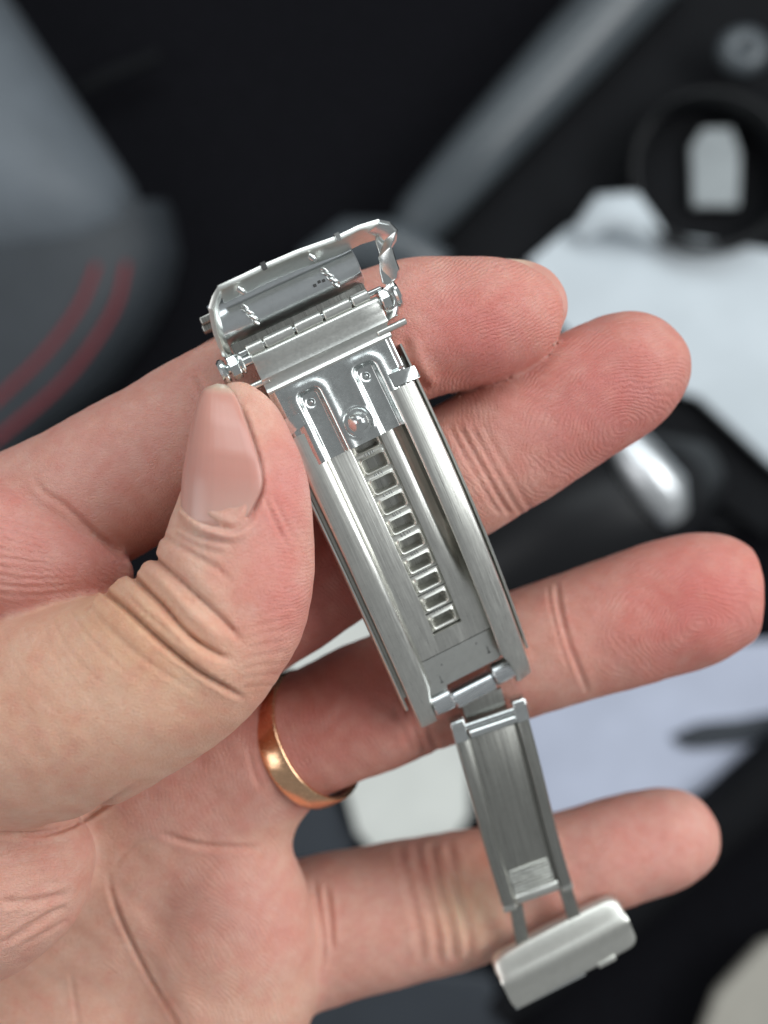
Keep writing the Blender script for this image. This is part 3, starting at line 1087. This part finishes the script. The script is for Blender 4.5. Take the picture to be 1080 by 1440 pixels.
# ------------------------------------------------------------------ gold ring
ringc = P(434, 1038, -30)
ch = np.array([0.48, -0.88, 0.02]); ch /= np.linalg.norm(ch)
q = np.array([-0.33, -0.16, 0.93]); q -= ch * (q @ ch); q /= np.linalg.norm(q)
ax = np.cross(ch, q)
R0 = 11.2
prof = [(-2.05, 0.05), (-1.95, 0.26), (-1.6, 0.38), (0, 0.44), (1.2, 0.38), (1.75, 0.22), (2.0, 0.0), (1.95, -0.35), (0, -0.55), (-2.0, -0.35)]
rings = []
for i in range(97):
    a = 2 * math.pi * i / 96
    d = math.cos(a) * ch + math.sin(a) * q
    rings.append([ringc + (math.cos(a) * ch * (R0 - 0.75 + h) + math.sin(a) * q * (R0 + 0.8 + h)) + ax * w_ for w_, h in prof])
v, f = loft(rings, True, False)
o = world_obj('gold_ring', v, f, M_GOLD, None, 60)
tag(o, 'plain polished gold band on the ring finger beside the thumb', 'ring')

# ------------------------------------------------------------------ the clasp
Wv = np.array([0.8939976, 0.4371518, -0.0983191])
Lv = np.array([0.4323071, -0.8992152, -0.0672506])
Nv = np.array([0.1178088, -0.0176178, 0.9928800])
O = np.array([-3.75, 12.1875, 0.0])
KC = 0.008                      # the clasp is curved to the wrist


def cp(u, v, h):
    """clasp coordinates: u across, v along, h above the curved plate"""
    if v <= 0: return (u, -v, h)
    n = math.hypot(1, 2 * KC * v)
    return (u, -(v + h * 2 * KC * v / n), -KC * v * v + h / n)


def cw(u, v, h):                # clasp coordinates -> world mm
    p = cp(u, v, h)
    return O + Wv * p[0] - Lv * p[1] + Nv * p[2]


clasp = empty('watch_clasp', frame(O, Wv, -Lv, Nv), 'open folding steel watch clasp pinched in the hand', 'watch clasp')


def sweep(name, prof, vs, mat, smooth=35, parent=clasp, pf=None):
    rings = []
    for v_ in vs:
        rings.append([cp(*( (u, v_, h) if pf is None else pf(u, v_, h))) for u, h in prof])
    v, f = loft(rings)
    return mesh_obj(name, v, f, mat, parent, smooth)


def cbox(name, u0, u1, v0, v1, h0, h1, mat, bevel=0.12, parent=clasp, nseg=1):
    if nseg == 1:
        return box(name, u0, u1, v0, v1, h0, h1, mat, parent, bevel, 2, cp)
    b_ = bevel
    prof = [(u0 + b_, h0), (u1 - b_, h0), (u1, h0 + b_), (u1, h1 - b_), (u1 - b_, h1), (u0 + b_, h1), (u0, h1 - b_), (u0, h0 + b_)]
    return sweep(name, prof, np.linspace(v0, v1, nseg + 1), mat, 50, parent)


def ccyl(name, u0, u1, v_, h, r, mat, n=28, parent=clasp, chamfer=0.15, conv=None):
    pf = conv or cp
    c0 = np.array(pf(0, v_, h))
    rings = []
    for u, rr in ((u0, r - chamfer), (u0 + chamfer, r), (u1 - chamfer, r), (u1, r - chamfer)):
        rings.append([(u, c0[1] + rr * math.cos(a), c0[2] + rr * math.sin(a)) for a in np.arange(n) * 2 * math.pi / n])
    v, f = loft(rings)
    return mesh_obj(name, v, f, mat, parent, 35)


# outer cover of the clasp: a shallow curved tray whose thin walls show beside the rails
cover_prof = [(-10.1, -0.45), (-10.25, -0.65), (-10.25, -3.2), (-9.8, -3.6), (9.7, -3.6), (10.1, -3.2), (10.1, -0.95), (10.0, -0.75), (9.75, -0.75),
              (9.65, -0.95), (9.65, -3.0), (-9.7, -3.0), (-9.72, -0.65), (-9.85, -0.45)]
sweep('cover', cover_prof, np.linspace(-6.5, 41.2, 26), M_BRUSH)

VS = np.linspace(-1.3, 44.8, 25)


def railpf(u, v_, h):
    # the rails get a little narrower and bend down at their ends
    if abs(u) < 6.6:
        u = u + math.copysign(0.9, u) * max(0, min(1, (v_ - 39.5) / 2.0))
    if v_ > 42: h = h - 0.06 * (v_ - 42) ** 2
    return (u, v_, h)


left_prof = [(-9.2, -2.7), (-9.25, 0.0), (-9.1, 0.25), (-8.8, 0.34), (-7.6, 0.42), (-6.6, 0.40), (-6.1, 0.28), (-5.75, 0.0), (-5.5, -0.5), (-5.2, -0.95), (-5.2, -2.7)]
right_prof = [(9.2, -2.7), (9.25, 0.05), (9.1, 0.35), (8.8, 0.45), (7.4, 0.72), (6.4, 0.82), (5.85, 0.76), (5.6, 0.58), (5.58, 0.42), (5.75, 0.32), (7.6, 0.15), (7.6, -2.7)]
sweep('side_rail', left_prof, VS, M_BRUSH, 50, clasp, railpf)
sweep('side_rail', right_prof, VS, M_BRUSH, 50, clasp, railpf)

# brushed floor with the adjustment ladder sunk in it
floor_L = [(-5.4, -0.95), (-2.35, -0.95), (-2.2, -1.0), (-2.1, -1.45), (-2.1, -1.8), (-5.4, -1.8)]


def floor_right(v_):
    k = max(0.0, min(1.0, (29 - v_) / 13))
    return [(7.9, -0.95 - 1.7 * k), (5.5, -0.95 - 1.45 * k), (4.9, -0.95 - 0.85 * k), (4.35, -0.95 - 0.28 * k), (3.8, -0.95), (2.35, -0.95), (2.2, -1.0), (2.1, -1.45), (2.1, -2.75), (7.9, -2.75)]


fl = mesh_obj('floor_plate', *loft([[cp(u, v_, h) for u, h in floor_L] for v_ in np.linspace(0.5, 35.4, 22)]), M_BRUSH, clasp, 35)
mesh_obj('floor_plate', *loft([[cp(u, v_, h) for u, h in floor_right(v_)] for v_ in np.linspace(0.5, 35.4, 22)]), M_BRUSH, clasp, 35)
cbox('floor_plate', -2.3, 2.3, 32.45, 35.42, -1.8, -0.953, M_BRUSH, 0.02, clasp, 3)

# one slot cell of the ladder (shared mesh): rounded hole with a raised lip
PITCH = 3.06


def rrect(hw, hh, r, n=6):
    pts = []
    for sx, sy, a0 in ((1, 1, 0), (-1, 1, 90), (-1, -1, 180), (1, -1, 270)):
        for a in np.linspace(a0, a0 + 90, n):
            pts.append((sx * (hw - r) + r * math.cos(math.radians(a)), sy * (hh - r) + r * math.sin(math.radians(a))))
    return pts


rr = []
for hw, hh, r, z in ((2.12, PITCH / 2 + 0.02, 0.02, -0.16), (2.1, 1.44, 0.3, -0.16), (2.0, 1.28, 0.55, -0.10), (1.88, 1.16, 0.52, 0.14), (1.76, 1.04, 0.48, 0.26), (1.62, 0.92, 0.42, 0.16), (1.56, 0.86, 0.38, -0.2), (1.5, 0.80, 0.34, -1.5)):
    rr.append([(x, y, z) for x, y in rrect(hw, hh, r)])
sv, sf = loft(rr, True, False)
slot0 = None
for i in range(10):
    vc = 3.35 + PITCH * i
    t = math.atan(2 * KC * vc)
    p = cp(0, vc, -1.30)
    Mx = Matrix.Translation(p) @ Matrix.Rotation(t * 1.0, 4, 'X')
    if slot0 is None:
        slot0 = mesh_obj('adjustment_slot', sv, sf, M_SOFT, clasp, 60)
        so = slot0
    else:
        so = slot0.copy()
        link(so, clasp)
    so.matrix_local = Mx
# strip that closes the floor of the ladder, bent up to the slots here and there
cbox('ladder_backing', -2.6, 2.6, 1.0, 34.5, -2.75, -2.6, M_DARKST, 0.05, clasp, 20)  # dark steel puts the shade inside the slots into the colour
for i in range(10):          # scuffed tool marks on the bars between the slots
    vc = 3.35 + PITCH * (i + 0.5)
    if vc > 30: continue
    for j, du in enumerate((-0.7, -0.35, 0.05, 0.4)):
        cbox('tool_mark', du - 0.05 + 0.1 * math.sin(3 * i + j), du + 0.07 + 0.1 * math.sin(3 * i + j), vc - 0.35, vc + 0.3, -1.42, -1.36 + 0.04 * math.sin(i * 5 + j), M_POL, 0.02)

# smooth end insert
ins = [cp(-5.55, 35.45, -0.88), cp(-1.0, 35.45, -0.86), cp(3.5, 35.45, -0.86), cp(6.0, 35.45, -0.88), cp(6.0, 40.2, -0.80), cp(5.2, 40.6, -0.75), cp(-3.2, 40.6, -0.75), cp(-3.3, 41.2, -0.75), cp(-6.0, 41.2, -0.78)]
lowr = [(p[0], p[1], p[2] - 0.8) for p in ins]
v, f = loft([lowr, ins])
insert = mesh_obj('end_insert', v, f, M_SATIN, clasp, 40, 0.15, 2)
for u, v_ in ((-3.7, 39.3), (4.3, 38.4)):
    box('engraved_mark', u - 0.04, u + 0.04, v_ - 0.55, v_ + 0.55, -0.80, -0.76, M_INK, clasp, 0, 1, cp)
    box('engraved_mark', u - 0.22, u + 0.22, v_ + 0.5, v_ + 0.58, -0.80, -0.755, M_INK, clasp, 0, 1, cp)
for u, v_ in ((-2.8, 37.2), (3.0, 36.6)):
    box('engraved_mark', u - 0.09, u + 0.09, v_ - 0.09, v_ + 0.09, -0.86, -0.815, M_INK, clasp, 0, 1, cp)

# lower hinge
HV, HH = 43.0, -1.15
ccyl('hinge_knuckle', -6.4, -3.2, HV, HH, 1.75, M_KNUC, 36, clasp, 0.2)
ccyl('hinge_knuckle', -3.05, 3.5, HV + 0.7, HH, 1.6, M_KNUC, 36, clasp, 0.2)
ccyl('hinge_knuckle', 3.65, 7.1, HV, HH, 1.75, M_KNUC, 36, clasp, 0.2)
ccyl('hinge_pin', -8.9, 9.0, HV, HH, 0.55, M_POL, 16, clasp, 0.1)

# stamped plate with two pressed channels
ss = lambda e0, e1, x: (lambda t: t * t * (3 - 2 * t))(np.clip((x - e0) / (e1 - e0), 0, 1))
nu, nv_ = 170, 108
U = np.linspace(-8.95, 8.95, nu)
V = np.linspace(-7.9, 3.25, nv_)
UU, VV = np.meshgrid(U, V, indexing='ij')


def rbox_sdf(cu, cv, hu, hv, r):
    a, b_ = np.abs(UU - cu) - hu + r, np.abs(VV - cv) - hv + r
    return np.hypot(np.maximum(a, 0), np.maximum(b_, 0)) + np.minimum(np.maximum(a, b_), 0) - r


HF = np.full(UU.shape, 0.45)
for cu in (-4.15, 3.95):
    d = rbox_sdf(cu, 0.2, 1.35, 6.2, 0.7)
    lip = np.exp(-((d - 0.75) / 0.75) ** 2) * 0.26
    HF = HF + lip
    HF = HF - ss(0.42, -0.30, d) * 1.0
    dd = np.hypot(UU - cu + 0.05, VV + 4.6)
    HF = HF + 0.24 * np.exp(-(dd / 0.28) ** 2) - 0.12 * np.exp(-((dd - 0.55) / 0.2) ** 2)
HF -= 0.6 * ss(8.0, 8.95, np.abs(UU))
HF -= 0.35 * ss(6.6, 7.2, np.abs(UU)) * ss(-3.9, -3.4, VV) * 0.6
d0 = np.hypot(UU - 0.1, VV - 0.45)
HF += 0.10 * np.exp(-((d0 - 2.0) / 0.22) ** 2)
HF += 0.02 * np.sin(UU * 1.7 + VV) + 0.015 * np.sin(VV * 2.3 - UU * 0.8)
verts = [cp(U[i], V[j], HF[i, j]) for i in range(nu) for j in range(nv_)]
low = [cp(U[i], V[j], HF[i, j] - 0.45) for i in range(nu) for j in range(nv_)]
faces = [(i * nv_ + j, i * nv_ + j + 1, (i + 1) * nv_ + j + 1, (i + 1) * nv_ + j) for i in range(nu - 1) for j in range(nv_ - 1)]
o_ = nu * nv_
faces += [tuple(o_ + k for k in q_) for q_ in faces]
rim = [i * nv_ for i in range(nu)] + [(nu - 1) * nv_ + j for j in range(1, nv_)] + [i * nv_ + nv_ - 1 for i in range(nu - 2, -1, -1)] + [j for j in range(nv_ - 2, 0, -1)]
faces += [(a, c_, c_ + o_, a + o_) for a, c_ in zip(rim, rim[1:] + rim[:1])]
plate = mesh_obj('stamped_plate', verts + low, faces, M_STAMP, clasp, 88)

# polished tabs gripping the plate
for pts in ([(-9.0, -4.0, 0.35), (-8.5, -4.02, 0.75), (-6.4, -3.95, 0.80), (-6.25, -2.2, 0.80), (-8.8, -1.75, 0.75), (-9.3, -1.75, 0.30)],
            [(6.4, -3.5, 0.80), (9.6, -3.15, 0.75), (10.2, -3.05, 0.30), (10.3, -1.3, 0.30), (9.8, -1.35, 0.75), (6.5, -1.5, 0.80)]):
    v, f = loft([[cp(u, v_, h - 0.4) for u, v_, h in pts], [cp(*p) for p in pts]])
    mesh_obj('gripping_tab', v, f, M_POL, clasp, 40, 0.12, 2)
# conical stud
prof = [(2.0, 0.45), (1.75, 0.66), (1.35, 0.70), (1.2, 0.85), (1.2, 1.35), (1.32, 1.5), (1.3, 1.75), (1.05, 2.05), (0.55, 2.45), (0.34, 2.55), (0.3, 2.75), (0.0, 2.8)]
rings = [[(0.1 + r * math.cos(a), -0.45 + r * math.sin(a), h) for a in np.arange(36) * 2 * math.pi / 36] for r, h in prof]
v, f = loft(rings)
mesh_obj('stud', v, f, M_POL, clasp, 30)

# folded end of the plate
pv = [(-7.7, -0.2), (-7.75, 0.55), (-8.0, 0.70), (-8.25, 0.55), (-8.6, 0.42), (-9.3, 0.55), (-9.6, 0.95), (-9.8, 1.12), (-10.1, 1.05), (-10.6, 0.98), (-11.4, 1.25), (-12.1, 1.62), (-12.7, 1.72),
      (-13.1, 1.55), (-13.35, 1.1), (-13.3, 0.5), (-12.6, 0.2), (-10, -0.2)]
rings = []
for u, s in ((-8.95, 0.93), (-8.75, 1.0), (-6, 1.0), (-2, 1.01), (2, 1.01), (6, 1.0), (8.85, 1.0), (9.05, 0.93)):
    rings.append([(u + (0.35 if v_ < -9.6 and u > 8 else 0), -v_, 0.4 + (h - 0.4) * s) for v_, h in pv])
v, f = loft(rings)
mesh_obj('folded_end', v, f, M_SATIN, clasp, 45)
# upper hinge barrels
for u0, u1 in ((-9.0, -6.75), (-6.5, -2.45), (-2.1, 1.65), (2.0, 5.85), (6.1, 8.5)):
    ccyl('hinge_barrel', u0, u1, -14.0, 1.0, 0.82, M_SATIN, 24, clasp, 0.12)
ccyl('hinge_pin', -11.0, 10.5, -14.0, 0.9, 0.4, M_POL, 16)
# side pivots
ccyl('pivot_washer', -13.4, -12.35, -12.8, 0.9, 1.8, M_POL, 24, clasp, 0.35)
ccyl('pivot_nut', -12.05, -10.75, -12.9, 1.0, 1.75, M_POL, 8, clasp, 0.15)
ccyl('pivot_collar', -10.6, -10.1, -12.9, 1.0, 1.5, M_POL, 24)
ccyl('pivot_pin', -12.6, -8.6, -12.9, 0.8, 0.7, M_POL, 16)
ccyl('pivot_nut', 9.55, 10.85, -12.5, 0.9, 1.6, M_POL, 8, clasp, 0.15)
ccyl('pivot_washer', 11.45, 12.25, -12.5, 0.9, 1.85, M_POL, 24, clasp, 0.25)
ccyl('pivot_pin', 8.6, 11.9, -12.5, 0.8, 0.6, M_POL, 16)
ccyl('spring_bar', 7.5, 11.7, -8.85, 0.25, 0.48, M_SATIN, 14, clasp, 0.08)
ccyl('spring_bar', -11.8, -8.0, -9.6, 0.35, 0.48, M_SATIN, 14, clasp, 0.08)

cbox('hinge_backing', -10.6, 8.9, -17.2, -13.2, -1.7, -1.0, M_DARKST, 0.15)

# curved end link behind the hinge
rings = []
cv_, chh, r_ = -18.7, -3.3, 5.0
angs = np.radians(np.linspace(-20, 165, 44))
for u in (-11.1, -10.9, -6, 0, 5, 8.9, 9.1):
    k = 0.96 if u in (-11.1, 9.1) else 1.0
    outer = [(u, -(cv_ + k * r_ * math.cos(a) * 0.66), chh + k * r_ * math.sin(a)) for a in angs]
    inner = [(u, -(cv_ + 0.8 * r_ * math.cos(a) * 0.66), chh + 0.8 * r_ * math.sin(a)) for a in angs[::-1]]
    rings.append(outer + inner)
v, f = loft(rings)
endlink = mesh_obj('end_link', v, f, M_LINK, clasp, 40)
for u0, du in ((-7.1, 1.0), (4.3, 1.2)):
    for sgn in (0, math.pi):
        path = []
        for t in np.linspace(0, 1, 26):
            a = math.radians(52 + 52 * (1 - t))
            rad = r_ + 0.02
            hel = 0.24 * math.sin(t * 3 * math.pi + sgn)
            hr = 0.2 * math.cos(t * 3 * math.pi + sgn)
            path.append((u0 + du * t + hel, -(cv_ + (rad + hr) * math.cos(a) * 0.66), chh + (rad + hr) * math.sin(a)))
        v, f = tube(path, 0.26, 8)
        mesh_obj('twisted_pin', v, f, M_POL, endlink, 60)
for u, v_ in ((2.4, -17.9), (3.1, -18.1), (3.7, -18.0)):
    a = math.radians(78)
    box('worn_stamp', u, u + 0.42, -v_ - 0.2, -v_ + 0.16, 1.45, 1.74, M_INK, endlink, 0.03, 1)

# flip lock: a U of sheet steel pivoting on the side pins
lock = empty('flip_lock', Matrix.Identity(4), parent=clasp)


def cpx(px, py, h):
    """photo pixel on the plane h above the flat end of the clasp -> clasp local mm"""
    c = np.array([0, 0, D])
    d = P(px, py) - c
    q0 = O + h * Nv
    t = ((q0 - c) @ Nv) / (d @ Nv)
    p = c + t * d - O
    return np.array([p @ Wv, -(p @ Lv), p @ Nv])


def bar(name, pts, widths, drop, mat, parent, bevel=0.1):
    """sheet strip: a path of (px,py,h), in-plane half width mm, and the vector its depth runs along"""
    pp = [cpx(*p) for p in pts]
    rings = []
    for i, p in enumerate(pp):
        t = pp[min(i + 1, len(pp) - 1)] - pp[max(i - 1, 0)]
        t /= np.linalg.norm(t)
        s = np.cross(t, drop)
        s /= np.linalg.norm(s)
        wd = widths[i] if hasattr(widths, '__len__') else widths
        rings.append([p - s * wd, p + s * wd, p + s * wd + drop, p - s * wd + drop])
    v, f = loft(rings)
    return mesh_obj(name, v, f, mat, parent, 40, bevel, 2)


hd = np.array([0.05, -1.1, -4.4])
bar('lock_plate', [(307, 405, 6), (340, 390, 6), (371, 375, 6), (420, 354, 6), (474, 335, 6), (505, 320, 6), (534, 311, 6)], 0.36, hd, M_SATIN, lock, 0.1)
bar('lock_side', [(309, 404, 6), (301, 418, 5.6), (296, 434, 5.2), (299, 452, 4), (303, 470, 3), (310, 488, 2), (316, 502, 1.2)], 0.32, np.array([0.9, 0.2, -1.9]), M_SATIN, lock, 0.08)
bar('lock_side', [(533, 311, 6), (548, 314, 6), (558, 324, 5.6), (555, 338, 5.2), (550, 348, 5), (555, 364, 4.4), (561, 380, 3.8), (560, 391, 3.2), (551, 398, 2.6), (552, 408, 2.2), (559, 416, 1.8), (561, 430, 1.2), (558, 444, 0.8)],
    0.36, np.array([-1.6, -0.3, -1.6]), M_POL, lock, 0.1)
for i, (pts, h) in enumerate(([[(528, 331), (540, 320), (553, 326), (547, 345), (551, 355), (557, 378), (555, 392), (545, 400), (538, 398), (534, 382), (533, 356), (528, 340)], 3.0],)):
    t_ = [cpx(x, y, h) for x, y in pts]
    v, f = loft([[p - np.array([0, 0, 0.6]) for p in t_], t_])
    mesh_obj('side_face', v, f, M_POL, lock, 40, 0.25, 3)
v, f = tube([cpx(x, y, 3.25) for x, y in ((552, 366), (547, 370), (546, 376), (551, 382), (554, 379), (551, 370))], 0.22, 8)
mesh_obj('pressed_dimple', v, f, M_POL, lock, 60)
# small catches on the inner face of the lock plate
for x, y in ((338, 408), (438, 362)):
    p = cpx(x, y, 5.4)
    v, f = tube([p + np.array([-0.25, 0.4, 0.25]), p + np.array([0.05, 0, 0.1]), p + np.array([0.3, -0.45, -0.3])], [0.3, 0.5, 0.35], 12)
    mesh_obj('catch', v, f, M_POL, lock, 60)
for x, y in ((371, 374), (475, 333)):
    p = cpx(x, y, 6.05)
    box('edge_notch', -0.35, 0.35, -0.5, 0.5, -0.3, 0.25, M_INK if x < 400 else M_POL, lock, 0.05, 1, lambda a, b_, c_: (p[0] + a, p[1] + b_, p[2] + c_))
# bracelet links hanging behind the lock, left
for (x, y, z), s in (((295, 447, -8), 1.2), ((298, 458, -9), 1.2)):
    c_ = P(x, y, z) - O
    c_ = np.array([c_ @ Wv, -(c_ @ Lv), c_ @ Nv])
    box('bracelet_link', -1.4, 1.4, -0.6, 0.5, -s, s, M_DARKST, clasp, 0.25, 3, lambda a, b_, c2: (c_[0] + a, c_[1] + b_, c_[2] + c2))

# ------------------------------------------------------------------ folding blade below the hinge
A0, A1_ = P(686, 1004, -20.5), P(757, 1262, -31)
L2 = (A1_ - A0); LEN = np.linalg.norm(L2); L2 = L2 / LEN
W2 = np.array([0.905, 0.415, -0.05]); W2 -= L2 * (W2 @ L2); W2 /= np.linalg.norm(W2)
N2 = np.cross(L2, W2)
N2 = N2 if N2[2] > 0 else -N2
Minv = clasp.matrix_world.inverted() if False else frame(O, Wv, -Lv, Nv).inverted()
blade = empty('folding_blade', Minv @ frame(A0, W2, -L2, N2), parent=clasp)


def bp_(u, v_, h):
    t = v_ / LEN
    return (u - 0.35 * math.sin(t * math.pi), -v_, h + 1.5 * math.sin(t * math.pi) + 0.5 * math.sin(t * 2 * math.pi))


def bsweep(name, prof, vs, mat, smooth=40, wid=None):
    rings = []
    for i, v_ in enumerate(vs):
        rings.append([bp_(u, v_, h if wid is None else wid(v_, h)) for u, h in prof])
    v, f = loft(rings)
    return mesh_obj(name, v, f, mat, blade, smooth)


VB = np.linspace(1.2, LEN - 0.4, 20)
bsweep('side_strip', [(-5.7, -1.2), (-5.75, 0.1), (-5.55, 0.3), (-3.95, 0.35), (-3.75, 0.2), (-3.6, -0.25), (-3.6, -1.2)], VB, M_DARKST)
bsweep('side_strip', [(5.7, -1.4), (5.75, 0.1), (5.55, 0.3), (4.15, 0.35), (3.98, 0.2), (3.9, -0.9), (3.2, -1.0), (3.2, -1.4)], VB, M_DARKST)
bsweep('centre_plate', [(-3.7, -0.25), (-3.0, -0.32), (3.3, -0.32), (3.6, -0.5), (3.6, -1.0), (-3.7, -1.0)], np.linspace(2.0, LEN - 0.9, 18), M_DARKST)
# pressed ribs near the end
for i in range(8):
    vv = LEN - 6.2 + 0.62 * i
    v, f = tube([bp_(-3.3 - 0.12 * math.sin(i), vv, -0.28), bp_(0, vv - 0.15 + 0.1 * math.sin(2 * i), -0.20), bp_(3.2, vv - 0.1, -0.30)], 0.16, 8)
    mesh_obj('pressed_rib', v, f, M_BRUSHW, blade, 60)


def bcyl(name, u0, u1, v_, h, r, mat, n=24, chamfer=0.15):
    return ccyl(name, u0, u1, v_, h, r, mat, n, blade, chamfer, bp_)


bcyl('end_roll', -3.55, 3.75, LEN - 0.7, -0.85, 1.05, M_BRUSHW, 28, 0.15)
bcyl('end_roll', -5.8, -3.65, LEN - 0.2, -0.85, 1.25, M_BRUSHW, 28, 0.2)
bcyl('end_roll', 3.95, 5.8, LEN - 0.2, -0.85, 1.25, M_BRUSHW, 28, 0.2)
# hooked ears and rods at the top
for u0, u1 in ((-5.9, -3.75), (3.85, 5.9)):
    pf_ = [(-0.9, -1.2), (-1.0, 0.2), (-0.7, 0.75), (-0.1, 0.95), (0.6, 0.75), (1.2, 0.5), (2.6, 0.42), (2.6, -1.2)]
    v, f = loft([[bp_(u, v_, h) for v_, h in pf_] for u in (u0, u1)])
    mesh_obj('hooked_ear', v, f, M_POL, blade, 40, 0.22, 3)
bcyl('cross_rod', -3.9, 4.0, 0.7, 0.0, 0.55, M_POL, 20, 0.1)
bcyl('cross_rod', -3.5, 3.8, 2.0, -0.1, 0.75, M_POL, 20, 0.15)
box('tongue', -3.3, 3.1, -2.9, 0.6, -1.4, -0.75, M_DARKST, blade, 0.1, 2, lambda a, b_, c_: (a, -b_, c_))

# ------------------------------------------------------------------ buckle end
zb = -35
B0 = P(795, 1339, zb)
X3 = P(887, 1290, zb - 1.0) - P(704, 1386, zb + 0.5)
X3 /= np.linalg.norm(X3)
Y3 = np.array([0.42, -0.85, -0.22]); Y3 -= X3 * (Y3 @ X3); Y3 /= np.linalg.norm(Y3)
Z3 = np.cross(X3, Y3); Z3 = Z3 if Z3[2] > 0 else -Z3
Y3n = -Y3
buckle = empty('buckle_end', Minv @ frame(B0, X3, Y3n, Z3), parent=clasp)
sec = [(-4.9, -2.2), (-4.75, -0.9), (-4.3, -0.35), (-3.0, 0.25), (-1.9, 0.62), (-1.5, 0.85), (-1.05, 1.3), (-0.4, 1.42), (0.4, 1.2), (1.2, 0.7), (2.5, 0.45), (4.2, 0.2), (5.0, 0.0), (5.3, -0.5), (5.3, -1.6), (4.8, -2.2)]
rings = []
Lb = 11.4
for x in np.concatenate([[-1, -0.985, -0.95, -0.9], np.linspace(-0.8, 0.8, 17), [0.9, 0.95, 0.985, 1.0]]):
    ex = abs(x)
    k = 1.0 if ex < 0.86 else math.sqrt(max(0.0, 1 - ((ex - 0.86) / 0.142) ** 2)) * 0.35 + 0.65
    arch = 1 - x * x
    row = []
    for y, z in sec:
        yy = y * k
        if y < -2: yy = y * k - 0.55 * arch + 0.75
        if y > 4 and x < 0: yy += 0.5 * x * x
        row.append((x * Lb, -yy, z * (0.55 + 0.45 * k) - 0.25 * (1 - arch)))
    rings.append(row)
v, f = loft(rings)
mesh_obj('shell', v, f, M_SOFT, buckle, 50)
box('lower_flange', -11.2, 1.5, 4.9, 6.2, -1.9, -0.9, M_POL, buckle, 0.3, 3, lambda a, b_, c_: (a + (b_ - 6) * 0.1, -(b_ + 0.02 * a), c_))
box('release_tab', 3.8, 7.0, 4.5, 5.5, -0.7, 0.25, M_SOFT, buckle, 0.3, 3, lambda a, b_, c_: (a, -b_, c_))
for dx, dy, r in ((-10.3, -1.4, 0.7),):
    rings = [[(dx + t, -(dy + rr_ * math.cos(a)), -1.6 + rr_ * math.sin(a)) for a in np.arange(14) * 2 * math.pi / 14] for t, rr_ in ((-1.2, r * 0.8), (-1.0, r), (0.8, r), (1.0, r * 0.8))]
    v, f = loft(rings)
    mesh_obj('side_pin', v, f, M_DARKST, buckle, 50)
# two flat arms between blade and buckle
for pa, pb, wd in (((727, 1282), (738, 1345), 1.05), ((795, 1250), (812, 1305), 1.05)):
    a_, b_ = P(*pa, -32.5), P(*pb, -36.5)
    t = (b_ - a_) / np.linalg.norm(b_ - a_)
    s = W2 - t * (W2 @ t)
    s /= np.linalg.norm(s)
    n_ = np.cross(s, t)
    pts = []
    for q_ in (a_ - t * 1.5, b_ + t * 1.0):
        for su in (-wd, wd):
            for hn in (-0.35, 0.35):
                w_ = q_ + s * su + n_ * hn - O
                pts.append((w_ @ Wv, -(w_ @ Lv), w_ @ Nv))
    mesh_obj('link_arm', pts, BOXF, M_DARKST, clasp, 40, 0.12, 2)
